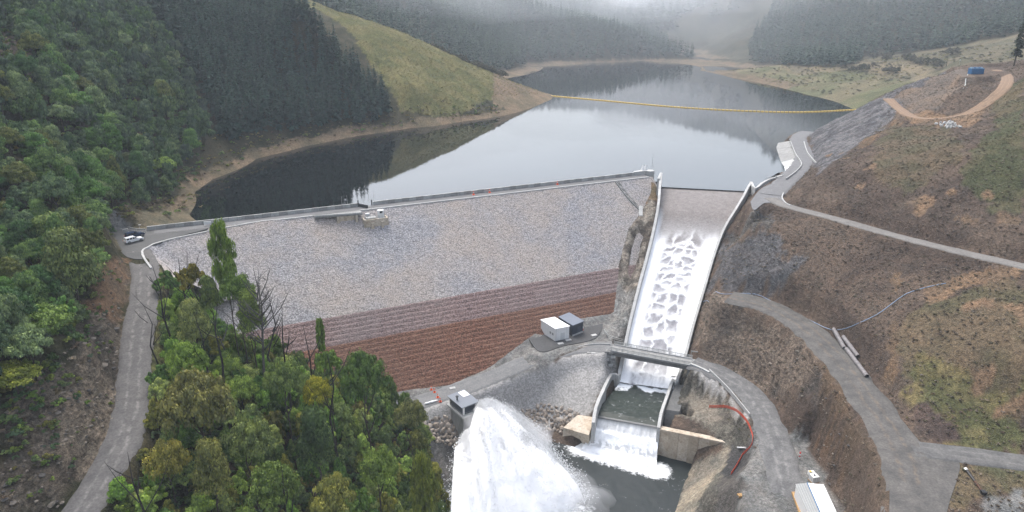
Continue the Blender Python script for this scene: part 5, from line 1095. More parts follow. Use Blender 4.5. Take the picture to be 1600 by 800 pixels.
# ------------------------------------------------------------------ parked vehicles
def ute(name, p, rz, body_m, label, canopy):
    o = tag(empty(name, p, rz), label, 'car', 'vehicles parked at the end of the crest')
    prof = [(-2.62, .55), (-2.66, .95), (-2.5, 1.08), (.92, 1.1), (2.3, 1.0), (2.62, .82), (2.66, .5), (2.2, .42), (-2.2, .42)]
    def ext(pr, w0, w1):
        n = len(pr); vs = [(x, -w0, z) for x, z in pr] + [(x, w0, z) for x, z in pr]; mb = MB(); mb.add(vs, [tuple(range(n)), tuple(range(2 * n - 1, n - 1, -1))] + [(i, n + i, n + (i + 1) % n, (i + 1) % n) for i in range(n)]); return mb
    ext(prof, .93, .93).build('body', body_m, o)
    cab = [(-2.5, 1.08), (-2.35, 1.78), (-.6, 1.85), (.25, 1.8), (1.02, 1.1)] if canopy else [(-.95, 1.08), (-.75, 1.82), (.25, 1.8), (1.02, 1.1)]
    n = len(cab); vs = [(x, -(.88 if z < 1.3 else .72), z) for x, z in cab] + [(x, (.88 if z < 1.3 else .72), z) for x, z in cab]; mb = MB(); mb.add(vs, [tuple(range(n)), tuple(range(2 * n - 1, n - 1, -1))] + [(i, n + i, n + (i + 1) % n, (i + 1) % n) for i in range(n)]); mb.build('cabin', body_m, o)
    for sy in (-1, 1):
        for x0, x1 in (((-.55, .1), (-1.5, -.75), (.2, .62)) if not canopy else ((-.55, .1), (-1.35, -.7), (-2.25, -1.5), (.2, .6))):
            mb = MB(); mb.hexa([(x0, sy * .865, 1.2), (x1, sy * .865, 1.2), (x1, sy * .84, 1.2), (x0, sy * .84, 1.2)], [(x0 + .05, sy * .765, 1.66), (x1 - (.22 if x1 > .3 else .05), sy * .765, 1.66), (x1 - (.22 if x1 > .3 else .05), sy * .70, 1.66), (x0 + .05, sy * .70, 1.66)]); mb.build('side_window', M['glass'], o)
        mb = MB(); mb.box((2.6, sy * .68, .8), (.14, .36, .2)); mb.build('headlight', M['rail'], o); mb = MB(); mb.box((-2.63, sy * .78, .88), (.1, .2, .3)); mb.build('tail_light', M['red'], o)
        mb = MB(); mb.box((.62, sy * 1.0, 1.22), (.14, .2, .16)); mb.build('mirror', body_m, o)
        for x in (-1.65, 1.68):
            mb = MB(); mb.tube([(x, sy * .74, .4), (x, sy * .98, .4)], .4, 14); w = mb.build('wheel', M['tyre'], o); mb = MB(); mb.tube([(x, sy * .97, .4), (x, sy * 1.0, .4)], .24, 10); mb.build('rim', M['steel'], w)
    mb = MB(); mb.hexa([(.30, -.66, 1.79), (.30, .66, 1.79), (1.0, .8, 1.16), (1.0, -.8, 1.16)], [(.36, -.66, 1.80), (.36, .66, 1.80), (1.06, .8, 1.17), (1.06, -.8, 1.17)]); mb.build('windscreen', M['glass'], o)
    mb = MB(); mb.box((2.66, 0, .52), (.12, 1.8, .2)); mb.build('bumper', M['steel_dark'], o)
    if not canopy: mb = MB(); mb.box((-1.78, 0, 1.1), (1.5, 1.5, .06)); mb.build('tray_cover', M['black'], o)
ca = math.atan2(*(P(224, 371, 0) - P(196, 378, 0))[[1, 0]])
ute('parked_car', P(209.5, 378, 0), ca, M['car_white'], 'white utility vehicle with canopy parked on the crest road', True)
ute('parked_car', P(211, 370.5, 0), ca, M['car_blue'], 'dark blue utility vehicle parked behind the white one', True)
lpst = tag(empty('lamp_post', P(219.5, 364, 0)), 'short lamp post standing at the end of the crest wall', 'lamp'); mb = MB(); mb.tube([(0, 0, 0), (0, 0, 2.6)], .06, 6); mb.build('pole', M['rail'], lpst); mb = MB(); mb.box((.25, 0, 2.65), (.7, .2, .12)); mb.build('lamp_head', M['white_paint'], lpst)
barrier('end_rail', [P(203, 359, 0), P(211, 361, 0), P(220, 362, 0), P(228, 362.5, 0)], .95, .15, M['rail'], 'steel rail joining the crest wall to the bank behind the cars', posts='w')
o = tag(empty('concrete_bollard', P(197, 364, 0)), 'pale concrete block at the foot of the grey bank behind the cars', 'block'); mb = MB(); mb.box((0, 0, .6), (1.5, .8, 1.2)); mb.build('block_body', M['concrete_pale'], o, None, .5); mb = MB(); mb.box((0, 0, 1.25), (1.3, .6, .12)); mb.build('block_cap', M['concrete'], o, None, .5)
c = P(325, 352.5, .03); mb = MB(); mb.box((0, 0, .75), (2.2, .12, 1.0)); mb.box((-.9, 0, .2), (.1, .1, .5)); mb.box((.9, 0, .2), (.1, .1, .5)); tag(mb.build('notice_board', M['white_paint'], None, D(*to_dam(c[0], c[1]), .25), ang), 'small blank white board against the crest wall above the tall tree', 'board')
# ------------------------------------------------------------------ foliage
def leaf_mat(name, ramp=None):
    m, nt, N, L, b = new_mat(name); oi = N.new('ShaderNodeObjectInfo'); tint = attr_n(nt, 'tint')
    if ramp: c = ramp_n(nt, oi.outputs['Random'], ramp)
    else: c = oi.outputs['Color']
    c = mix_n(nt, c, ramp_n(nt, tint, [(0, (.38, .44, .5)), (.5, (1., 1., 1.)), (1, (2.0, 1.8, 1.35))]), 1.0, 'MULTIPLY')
    L.new(c, b.inputs['Base Color']); b.inputs['Roughness'].default_value = .7; b.inputs['Specular IOR Level'].default_value = .25
    tr = N.new('ShaderNodeBsdfTranslucent'); L.new(c, tr.inputs['Color']); ms = N.new('ShaderNodeMixShader'); ms.inputs[0].default_value = .12
    L.new(b.outputs[0], ms.inputs[1]); L.new(tr.outputs[0], ms.inputs[2]); L.new(ms.outputs[0], N['Material Output'].inputs['Surface']); return m
G1, G2, G3, G4, G5, G6, G7 = (.058, .105, .028), (.034, .066, .026), (.09, .12, .028), (.06, .09, .046), (.046, .082, .02), (.105, .135, .055), (.075, .072, .028)
M['leaf'] = leaf_mat('leaf'); M['leaf_mass'] = leaf_mat('leaf_mass', [(q_, tuple(k_ * w_ for w_, k_ in zip(g_, (1.15, 1.2, 1.5)))) for q_, g_ in [(0, G2), (.15, G4), (.3, G1), (.45, G4), (.6, G5), (.72, (.045, .065, .042)), (.85, G1), (1, G6)]])
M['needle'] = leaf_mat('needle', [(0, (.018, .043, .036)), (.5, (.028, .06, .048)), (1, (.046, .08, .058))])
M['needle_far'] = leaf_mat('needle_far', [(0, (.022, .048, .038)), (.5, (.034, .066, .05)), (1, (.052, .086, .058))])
M['needle_one'] = M['leaf']
M['scrub'] = leaf_mat('scrub', [(0, (.13, .125, .045)), (.35, (.18, .155, .06)), (.7, (.11, .12, .045)), (1, (.21, .175, .075))])
M['slash'] = leaf_mat('slash', [(0, (.05, .038, .028)), (.3, (.085, .062, .045)), (.55, (.19, .16, .13)), (.75, (.06, .058, .03)), (1, (.10, .075, .05))])
M['bark'] = surf('bark', (.075, .062, .05), (.045, .038, .03), 1.2, 8, .9, .3, .03)
M['dead_wood'] = surf('dead_wood', (.042, .038, .036), (.022, .02, .02), .9, 6, .9, .3, .03)
M['dead_pale'] = surf('dead_pale', (.11, .105, .095), (.07, .066, .06), .9, 6, .9, .3, .03)

def quads_at(c, nrm, size, r, aspect=.75):
    """one small quad per point, facing nrm"""
    n = len(c); nrm = nrm / (np.linalg.norm(nrm, axis=1)[:, None] + 1e-9); a = np.cross(nrm, r.normal(size=(n, 3))); a /= np.linalg.norm(a, axis=1)[:, None] + 1e-9; b_ = np.cross(nrm, a)
    s = size[:, None]; V = np.stack([c - a * s, c - b_ * s * aspect + nrm * s * .25, c + a * s, c + b_ * s * aspect + nrm * s * .25], 1).reshape(-1, 3)
    return V, np.arange(n * 4).reshape(n, 4)
def crown_mesh(name, seed, style, clumps, per, leaf, m):
    """crown of unit radius and height 1 above its base at z=0"""
    r = np.random.default_rng(seed); cs, ns, ss, ts = [], [], [], []
    for k in range(clumps):
        if style == 'round': d = r.normal(size=3); d[2] = abs(d[2]) * .9 - .3; d /= np.linalg.norm(d); f_ = r.uniform(.35, 1.0); q = d * f_ * np.array([1 - .25 * max(d[2], 0), 1 - .25 * max(d[2], 0), .5]) + [0, 0, .5]; rc = r.uniform(.13, .33) * (1.25 - .45 * f_)
        elif style == 'upright': h = r.uniform(0, 1); w = (.42 + 1.9 * h * (1 - h)) * .86; a = r.uniform(0, 6.28); q = np.array([math.cos(a) * w * r.uniform(.3, 1), math.sin(a) * w * r.uniform(.3, 1), h * .92 + .04]); rc = r.uniform(.16, .3)
        elif style == 'layer': h = r.uniform(0, 1); w = (1 - h * .7) * .82; a = r.uniform(0, 6.28); q = np.array([math.cos(a) * w * r.uniform(.25, 1), math.sin(a) * w * r.uniform(.25, 1), h * .85 + .1]); rc = r.uniform(.22, .38)
        else: h = r.uniform(0, 1) ** 1.2; w = (1 - h) ** .8 * .85 + .04; a = r.uniform(0, 6.28); q = np.array([math.cos(a) * w * r.uniform(.4, 1), math.sin(a) * w * r.uniform(.4, 1), h * .95]); rc = r.uniform(.12, .22) * (1.25 - .6 * h)
        n = int(per * r.uniform(.7, 1.3)); u = r.normal(size=(n, 3)); u /= np.linalg.norm(u, axis=1)[:, None]; u[:, 2] = np.where(u[:, 2] < -.25, -u[:, 2] * .6, u[:, 2])
        fl = .55 if style != 'layer' else .42; p = q + u * rc * (r.uniform(.35, 1, n) ** .5)[:, None] * np.array([1, 1, fl])
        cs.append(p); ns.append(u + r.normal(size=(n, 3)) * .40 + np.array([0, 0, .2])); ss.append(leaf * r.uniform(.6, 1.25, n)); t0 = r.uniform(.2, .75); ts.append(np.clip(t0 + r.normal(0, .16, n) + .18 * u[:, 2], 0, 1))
    c = np.vstack(cs); V, F_ = quads_at(c, np.vstack(ns), np.concatenate(ss), r)
    me = mesh_from(name, V, F_, m); fattr(me, 'tint', np.repeat(np.concatenate(ts), 4)); return me
def pine_mesh(name, seed, whorls, br, tuft, m):
    """pine of height 1, branch radius about .17"""
    r = np.random.default_rng(seed); cs, ns, ss, ts = [], [], [], []
    for k in range(whorls):
        h = .1 + .9 * (k + r.uniform(-.2, .2)) / whorls; rad = (.15 * (1 - h) ** .8 + .012) * r.uniform(.8, 1.15)
        for j in range(br):
            if r.random() < .12: continue
            a = r.uniform(0, 6.28); d = np.array([math.cos(a), math.sin(a), 0]); t0 = r.uniform(.25, .7)
            for q in range(tuft):
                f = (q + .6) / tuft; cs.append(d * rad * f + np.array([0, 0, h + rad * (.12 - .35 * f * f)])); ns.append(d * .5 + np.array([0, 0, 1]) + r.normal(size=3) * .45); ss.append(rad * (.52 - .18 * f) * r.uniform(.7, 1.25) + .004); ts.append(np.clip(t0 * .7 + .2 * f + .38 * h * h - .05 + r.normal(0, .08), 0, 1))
    cs.append(np.array([0, 0, 1.0])); ns.append(np.array([1., 0, 0.])); ss.append(.02); ts.append(.6)
    V, F_ = quads_at(np.array(cs), np.array(ns), np.array(ss), r, .6); me = mesh_from(name, V, F_, m); fattr(me, 'tint', np.repeat(np.array(ts), 4)); return me
def trunk_mesh(name, seed, m, limbs=5, h=1.0, r0=.035):
    r = np.random.default_rng(seed); mb = MB(); p = [Vector((0, 0, -.08))]
    for k in range(1, 5): p.append(Vector((r.normal() * .018 * k, r.normal() * .018 * k, h * k / 4.6)))
    mb.tube(p, [r0 * (1 - .17 * k) for k in range(5)], 6)
    for k in range(limbs):
        q = p[2].lerp(p[4], k / limbs); a = r.uniform(0, 6.28); L0 = r.uniform(.15, .32); e = q + Vector((math.cos(a) * L0, math.sin(a) * L0, L0 * .7)); mb.tube([q, q.lerp(e, .5) + Vector((0, 0, -.02)), e], [r0 * .45, r0 * .32, r0 * .12], 5)
    return mb.mesh(name, m)
STY = ['round', 'layer', 'upright', 'round', 'cone', 'layer', 'round']
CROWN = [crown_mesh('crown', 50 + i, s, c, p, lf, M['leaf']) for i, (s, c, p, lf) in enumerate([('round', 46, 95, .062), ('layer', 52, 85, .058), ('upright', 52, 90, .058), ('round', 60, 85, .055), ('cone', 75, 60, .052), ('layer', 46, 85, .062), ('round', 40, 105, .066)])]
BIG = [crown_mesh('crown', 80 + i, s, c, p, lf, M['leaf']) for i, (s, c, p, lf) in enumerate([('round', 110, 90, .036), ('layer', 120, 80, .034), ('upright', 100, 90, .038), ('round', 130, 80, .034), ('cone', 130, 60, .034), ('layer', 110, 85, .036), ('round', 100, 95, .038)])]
TRUNK = [trunk_mesh('trunk', 70 + i, M['bark']) for i in range(4)]
NAT = []     # native trees: x, y, crown radius, height, style
LAB = {}
def tree_obj(name, x, y, z, R, H, style, colr, label, group, cat='tree'):
    o = tag(empty(name, (x, y, z), random.uniform(0, 6.28)), label, cat, group)
    t = link('trunk', TRUNK[(style + int(x * 7)) % 4], o); t.scale = (min(H * .8, R * 1.5),) * 2 + (H * .85,)
    ch = min(H * (.72 if style not in (2, 4) else .86), R * (2.6, 2.5, 5.2, 2.5, 3.8, 2.4, 2.5)[style])
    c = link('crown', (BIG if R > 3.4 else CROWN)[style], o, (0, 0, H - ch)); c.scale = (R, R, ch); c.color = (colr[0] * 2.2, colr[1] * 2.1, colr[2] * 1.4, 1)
    return o
# ---- trees that stand out in the photograph: column px, top py, distance, width px
SPECIAL = [
 (341, 351, 163, 50, 2, (.065, .105, .028), 'tall bright green tree rising highest against the dam face'),
 (293, 412, 165, 44, 3, (.07, .066, .02), 'dense olive brown tree left of the tallest tree'),
 (366, 425, 162, 54, 0, (.05, .085, .028), 'mid green tree tucked under the right side of the tallest tree'),
 (322, 432, 164, 46, 1, (.055, .08, .035), 'grey green layered tree between the olive one and the tallest tree'),
 (510, 545, 156, 46, 6, (.06, .10, .03), 'bushy green tree at the foot of the slim ivy clad tree'),
 (567, 552, 152, 84, 3, (.036, .066, .025), 'large dark green tree in front of the brown dam facing'),
 (492, 587, 150, 52, 0, (.12, .125, .022), 'yellow green tree left of the large dark green tree'),
 (487, 640, 140, 84, 1, (.03, .052, .03), 'dark blue green tiered tree below the yellow green one'),
 (498, 500, 158, 22, 2, (.05, .085, .025), 'slim ivy clad tree in front of the pink facing band'),
 (300, 584, 132, 118, 3, (.075, .08, .042), 'broad olive grey domed tree above the road bend'),
 (285, 532, 146, 70, 0, (.07, .115, .032), 'bright fresh green rounded tree near the gravel road'),
 (322, 690, 122, 80, 1, (.075, .085, .04), 'grey green layered tree near the bottom edge'),
 (380, 650, 130, 80, 6, (.075, .10, .05), 'pale sage green tree in the middle of the stand'),
 (440, 560, 148, 66, 0, (.06, .09, .04), 'mid green round tree behind the dark tiered tree'),
 (295, 470, 158, 62, 5, (.09, .11, .06), 'pale greyish tree below the olive brown one'),
 (385, 455, 160, 60, 1, (.06, .09, .032), 'green tree right below the tallest tree'),
 (640, 625, 150, 54, 6, (.07, .08, .048), 'feathery grey green tree beside the toe road'),
 (590, 700, 132, 70, 0, (.065, .10, .035), 'mid green tree at the right side of the stand'),
 (420, 725, 122, 86, 3, (.055, .085, .032), 'deep green rounded tree at the bottom of the stand'),
 (520, 745, 122, 74, 6, (.09, .10, .04), 'light green bushy tree near the bottom centre of the stand'),
 (660, 715, 138, 56, 2, (.075, .095, .03), 'yellowish green upright tree at the river edge'),
 (255, 690, 124, 70, 6, (.10, .10, .035), 'yellow flecked bush beside the road bend'),
 (95, 360, 150, 110, 5, (.05, .07, .038), 'broad grey green tree on the slope at the left edge'),
 (75, 335, 165, 90, 1, (.045, .07, .032), 'dark layered tree high on the left slope above the cut'),
 (70, 480, 132, 100, 3, (.05, .085, .028), 'bright shrubby tree on top of the road cut'),
 (30, 560, 122, 90, 0, (.08, .10, .025), 'yellow green bush at the top of the road cut, left edge'),
 (250, 245, 255, 44, 0, (.075, .12, .038), 'light green tree standing by the reservoir corner'),
 (195, 240, 240, 46, 3, (.03, .042, .03), 'very dark round tree above the car park')]
tall = []
for k, (px, py, zc, wpx, sty, colr, lab) in enumerate(SPECIAL):
    t = PZ(px, py, zc); R = wpx * zc / FOC / 2 * .95; g = float(gz(t[0], t[1])); H = max(t[2] - g, R * 1.3)
    if py in (480, 560) and px < 100: t = hit(px, py + 62); g = t[2]; H = R * 1.5
    tree_obj('broadleaf_tree', t[0], t[1], g, R, H, sty, colr, lab, 'standout trees of the native bush'); tall.append((t[0], t[1], R * .75))
# ---- the rest of the native bush
def scatter(poly, r0, seed, jitter=.8):
    r = np.random.default_rng(seed); poly = np.array(poly, float); lo, hi = poly.min(0), poly.max(0); xs = np.arange(lo[0], hi[0], r0); ys = np.arange(lo[1], hi[1], r0)
    A_, B_ = np.meshgrid(xs, ys); A_ = (A_ + r.uniform(-.5, .5, A_.shape) * r0 * jitter).ravel(); B_ = (B_ + r.uniform(-.5, .5, B_.shape) * r0 * jitter).ravel()
    k = inpoly(A_, B_, poly); return A_[k], B_[k]
stand = [hit(*q)[:2] for q in [(262, 425), (268, 500), (262, 560), (252, 620), (246, 670), (222, 715), (200, 770), (180, 830)]] + [(-58, 70), (-20, 78), P(700, 860, -53)[:2], P(690, 790, -53)[:2], P(682, 730, -51)[:2], P(662, 690, -47)[:2], P(632, 655, -43)[:2], PF(600, 622)[:2]] + [PF(*q)[:2] for q in [(545, 616), (490, 600), (420, 575), (345, 528), (300, 482)]]
hillp = [hit(*q)[:2] for q in [(160, 425), (122, 540), (45, 625), (0, 668)]] + [(-150, 60), (-330, 100), (-330, 330)] + [hit(*q)[:2] for q in [(190, 2), (250, 60), (290, 115), (330, 200), (318, 250), (300, 300), (230, 318), (180, 330), (160, 360)]]
road_xy = ROAD_PTS['gravel_road'][:, :2]
for poly, r0, seed, zone_ in ((stand, 3.25, 3, 'stand'), (hillp, 5.2, 4, 'hill')):
    xs, ys = scatter(poly, r0, seed)
    for x, y in zip(xs, ys):
        if np.hypot(road_xy[:, 0] - x, road_xy[:, 1] - y).min() < 5.2: continue
        if any((x - a) ** 2 + (y - b_) ** 2 < (c_ * .8) ** 2 for a, b_, c_ in tall): continue
        z = float(gz(x, y))
        if z < LAKE_Z + 3.5 and y > 230: continue
        cl = fbm(x / 14, y / 14, 77)
        if zone_ == 'hill' and np.hypot(x + 150, y - 205) < 0: continue
        R = random.uniform(1.9, 3.3) * (1.0 if zone_ == 'stand' else 1.45) * (.75 + .5 * cl); H = R * random.uniform(2.0, 3.2)
        if zone_ == 'stand':
            s_d, n_d = to_dam(x, y)
            if poly_dist(np.array([s_d]), np.array([n_d]), DFOOT)[0] < 1.2: continue
        NAT.append((x, y, z, R, H, random.choice((0, 1, 2, 2, 3, 4, 4, 5, 6)), zone_, cl))
bare = [hit(*q)[:2] for q in [(0, 45), (25, 60), (55, 95), (0, 120)]]
NAT = [t for t in NAT if not inpoly(np.array([t[0]]), np.array([t[1]]), np.array(bare))[0]]
def shown(t):
    u, v, zc = proj(t[0], t[1], t[2] + t[4] * .6); m_ = t[3] * FOC / zc
    return m_ if -m_ < u < 1600 + m_ and -m_ < v < 800 + m_ else 0
NAT.sort(key=shown, reverse=True)
PAL = {'deep green': (.036, .072, .026), 'mid green': (.06, .112, .03), 'fresh green': (.09, .135, .045), 'grey green': (.07, .10, .052), 'olive': (.085, .092, .03), 'pale sage': (.11, .14, .068)}
SHP = ['rounded', 'layered', 'upright', 'bushy', 'pointed', 'spreading', 'loose']
nb_ = 300 - len(SPECIAL); ks = list(PAL)
for t in NAT[:nb_]:
    x, y, z, R, H, sty, zn, cl = t; c = ks[int((cl * 3.1 + random.random() * .55) * 6) % 6]; base = PAL[c] if zn == 'stand' else tuple(a_ * b_ for a_, b_ in zip(PAL[c], (.60, .70, 1.0))); j = random.uniform(.85, 1.15) * (1.12 if zn == 'stand' else 1); u, v, _ = proj(x, y, z + H)
    if zn == 'stand': where = ('in the stand beside the dam face' if v < 520 else 'in the stand along the gravel road' if u < 330 else 'in the stand near the toe road and river' if u > 560 else 'low in the stand at the bottom edge' if v > 680 else 'in the middle of the stand below the dam')
    else: where = 'on the slope above the road cut' if v > 330 else 'on the left hillside above the car park' if u > 130 else 'high on the left hillside'
    tree_obj('broadleaf_tree', x, y, z, R, H, sty, [a * j for a in base], '%s %s native tree %s' % (c, SHP[sty], where), '%s %s trees %s' % (c, SHP[sty], where))
# ---- everything past the first three hundred grows as one mass
def gn_scatter(name, pts, scl, rot, protos, label, zs=None):
    """one object: a cloud of points that carries the small plants"""
    col_ = bpy.data.collections.new(name + '_kinds')
    for k, me_ in enumerate(protos): col_.objects.link(bpy.data.objects.new('%s_kind_%02d' % (name, k), me_))
    pts = np.asarray(pts, np.float32); me = bpy.data.meshes.new(name); me.vertices.add(len(pts)); me.vertices.foreach_set('co', pts.ravel())
    s3 = np.asarray(scl, np.float32)
    for nm, arr in (('sxy', s3[:, 0]), ('sz', s3[:, 1]), ('rz', np.asarray(rot, np.float32))): fattr(me, nm, arr)
    a = me.attributes.new('kind_index', 'INT', 'POINT'); a.data.foreach_set('value', np.random.default_rng(len(pts)).integers(0, len(protos), len(pts)).astype(np.int32))
    o = link(name, me); tag(o, label, kind='stuff')
    ng = bpy.data.node_groups.new(name, 'GeometryNodeTree'); ng.interface.new_socket('Geometry', in_out='INPUT', socket_type='NodeSocketGeometry'); ng.interface.new_socket('Geometry', in_out='OUTPUT', socket_type='NodeSocketGeometry')
    N = ng.nodes; L = ng.links; gi = N.new('NodeGroupInput'); go = N.new('NodeGroupOutput'); ip = N.new('GeometryNodeInstanceOnPoints'); ci = N.new('GeometryNodeCollectionInfo'); ci.inputs['Collection'].default_value = col_; ci.inputs['Separate Children'].default_value = True; ci.inputs['Reset Children'].default_value = True
    def na(nm, ty='FLOAT'):
        q = N.new('GeometryNodeInputNamedAttribute'); q.data_type = ty; q.inputs['Name'].default_value = nm; return q.outputs['Attribute']
    cx = N.new('ShaderNodeCombineXYZ'); A_ = na('sxy'); L.new(A_, cx.inputs[0]); L.new(A_, cx.inputs[1]); L.new(na('sz'), cx.inputs[2]); rx_ = N.new('ShaderNodeCombineXYZ'); L.new(na('rz'), rx_.inputs[2])
    L.new(gi.outputs[0], ip.inputs['Points']); L.new(ci.outputs[0], ip.inputs['Instance']); ip.inputs['Pick Instance'].default_value = True; L.new(na('kind_index', 'INT'), ip.inputs['Instance Index'])
    er = N.new('FunctionNodeEulerToRotation'); L.new(rx_.outputs[0], er.inputs[0]); L.new(er.outputs[0], ip.inputs['Rotation']); L.new(cx.outputs[0], ip.inputs['Scale']); L.new(ip.outputs[0], go.inputs[0])
    md = o.modifiers.new('scatter', 'NODES'); md.node_group = ng; return o
LOWC = [crown_mesh('low_crown_%d' % i, 150 + i, s, 42, 56, .075, M['leaf_mass']) for i, s in enumerate(('round', 'layer', 'upright', 'round'))]
rest = NAT[nb_:]
STANDM = leaf_mat('leaf_stand', [(q_, tuple(k_ * w_ for w_, k_ in zip(g_, (1.9, 1.75, 1.35)))) for q_, g_ in [(0, G2), (.15, G4), (.3, G1), (.45, G7), (.6, G5), (.72, G4), (.85, G1), (1, G6)]])
STANDC = [crown_mesh('stand_crown_%d' % i, 170 + i, s, 46, 60, .07, STANDM) for i, s in enumerate(('upright', 'layer', 'cone', 'round'))]
for nm_, zn_, pr_, lb_ in (('native_forest', 'hill', LOWC, 'dense native forest covering the left hillside'), ('stand_forest', 'stand', STANDC, 'smaller native trees filling the stand below the dam')):
    q = [t for t in rest if t[6] == zn_]; gn_scatter(nm_, [(t[0], t[1], t[2] + t[4] * .12) for t in q], [(t[3] * 1.08, t[4] * .92) for t in q], rng.uniform(0, 6.28, len(q)), pr_, lb_)
# undergrowth below the bush so that the ground is closed
up = []
for poly, r0, sd__ in ((stand, 2.3, 9), (hillp, 3.4, 10)):
    xs, ys = scatter(poly, r0, sd__); up += [(x, y) for x, y in zip(xs, ys) if np.hypot(road_xy[:, 0] - x, road_xy[:, 1] - y).min() > 4.6]
up = np.array(up); uz = gz(up[:, 0], up[:, 1]); kk = ~((uz < LAKE_Z + 2) & (up[:, 1] > 230)); s_d, n_d = to_dam(up[:, 0], up[:, 1]); kk &= poly_dist(s_d, n_d, DFOOT) > .8; up, uz = up[kk], uz[kk]
LOWB = [crown_mesh('low_bush_%d' % i, 250 + i, 'round', 12, 34, .16, STANDM if i < 2 else M['leaf_mass']) for i in range(3)]
sc_ = rng.uniform(.9, 2.0, len(up)); gn_scatter('undergrowth', np.c_[up, uz - .2], np.c_[sc_, sc_ * rng.uniform(.9, 1.5, len(up))], rng.uniform(0, 6.28, len(up)), LOWB, 'low ferns and shrubs under the native trees')
# ---- pines
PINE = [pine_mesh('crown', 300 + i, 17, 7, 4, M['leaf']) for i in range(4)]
PTRUNK = MB().tube([(0, 0, -.04), (0, 0, .5), (0, 0, .96)], [.014, .009, .002], 6).mesh('trunk', M['bark'])
pine_a = [hit(*q)[:2] for q in [(205, 2), (262, 60), (300, 115), (338, 200), (352, 222), (420, 212), (490, 203), (560, 196), (622, 184), (604, 166), (576, 142), (540, 104), (500, 62), (458, 26), (440, 2)]] + [(-215, 560), (-330, 640), (-380, 480), (-300, 380)]
xs, ys = scatter(pine_a, 5.0, 21); pz = gz(xs, ys); pn = [(x, y, z, 0, random.uniform(17, 23) * (1 if fbm(x / 20, y / 20, 5) > .3 else .8)) for x, y, z in zip(xs, ys, pz) if z > LAKE_Z + 5]
def pshow(t):
    u, v, zc = proj(t[0], t[1], t[2] + t[4] * .7)
    # trees at the front of the plantation show whole; those behind show only their tips
    front = 1 - min(.6, max(0, (t[2] - LAKE_Z - 6) / 40)); m_ = t[4] * FOC / zc * front; return m_ if -5 < u < 1605 and -5 < v < 805 else 0
pn.sort(key=pshow, reverse=True)
for t in pn[:290]:
    u, v, zc = proj(*t[:3]); j = random.uniform(.8, 1.25); where = 'at the lower edge of the plantation above the shore' if t[2] < 12 else 'on the left flank of the plantation beside the native bush' if u < 330 else 'at the right flank of the plantation beside the grass slope' if u > 520 else 'high up in the middle of the plantation' if v < 110 else 'halfway up the middle of the plantation'
    o = tag(empty('pine_tree', t[:3], random.uniform(0, 6.28)), '%s %s blue green pine %s' % ('tall' if t[4] > 21.2 else 'short' if t[4] < 18.6 else 'medium', 'pale' if j > 1.1 else 'dark' if j < .95 else 'plain', where), 'tree', '%s %s pines %s' % ('tall' if t[4] > 21.2 else 'short' if t[4] < 18.6 else 'medium', 'pale' if j > 1.1 else 'dark' if j < .95 else 'plain', where)); tr = link('trunk', PTRUNK, o); tr.scale = (t[4],) * 3; cr_ = link('crown', PINE[random.randrange(4)], o); w = t[4] * random.uniform(.95, 1.15); cr_.scale = (w, w, t[4]); cr_.color = (.028 * j, .062 * j, .05 * j, 1)
LOWP = [pine_mesh('low_pine_%d' % i, 320 + i, 14, 6, 3, M['needle']) for i in range(3)]
q = pn[290:]; gn_scatter('pine_plantation', [t[:3] for t in q], [(t[4] * 1.1, t[4]) for t in q], rng.uniform(0, 6.28, len(q)), LOWP, 'dark pine plantation rising over the hillside above the reservoir')
# lone pine on the spur
b_ = hit(1584, 103, 200); o = tag(empty('lone_pine', b_), 'tall narrow pine standing alone at the right edge of the spur', 'tree'); t = PZ(1592, 18, proj(*b_)[2]); Hh = t[2] - b_[2]
tr = link('trunk', PTRUNK, o); tr.scale = (Hh,) * 3; cr_ = link('crown', PINE[1], o, (0, 0, Hh * .12)); cr_.scale = (Hh * .75, Hh * .75, Hh * .88); cr_.color = (.03, .042, .028, 1)
# far pine hills
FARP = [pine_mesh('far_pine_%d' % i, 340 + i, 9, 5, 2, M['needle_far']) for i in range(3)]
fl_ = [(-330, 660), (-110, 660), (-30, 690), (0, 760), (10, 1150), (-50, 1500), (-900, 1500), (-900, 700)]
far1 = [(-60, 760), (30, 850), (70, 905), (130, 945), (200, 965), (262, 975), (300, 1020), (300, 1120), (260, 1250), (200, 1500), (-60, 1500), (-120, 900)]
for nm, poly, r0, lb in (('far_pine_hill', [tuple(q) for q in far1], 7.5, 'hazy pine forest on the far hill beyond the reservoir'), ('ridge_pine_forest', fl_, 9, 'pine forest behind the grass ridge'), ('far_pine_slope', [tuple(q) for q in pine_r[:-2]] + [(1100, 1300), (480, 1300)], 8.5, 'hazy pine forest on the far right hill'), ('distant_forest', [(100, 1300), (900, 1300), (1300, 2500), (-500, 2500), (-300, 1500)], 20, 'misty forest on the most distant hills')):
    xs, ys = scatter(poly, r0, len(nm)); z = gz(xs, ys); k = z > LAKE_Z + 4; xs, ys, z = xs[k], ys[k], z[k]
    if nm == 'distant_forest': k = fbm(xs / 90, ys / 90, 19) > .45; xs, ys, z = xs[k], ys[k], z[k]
    h = rng.uniform(17, 25, len(xs)) * (1.5 if r0 > 12 else 1.0); gn_scatter(nm, np.c_[xs, ys, z], np.c_[h * (1.35 if r0 < 12 else 2.4), h], rng.uniform(0, 6.28, len(xs)), FARP, lb)
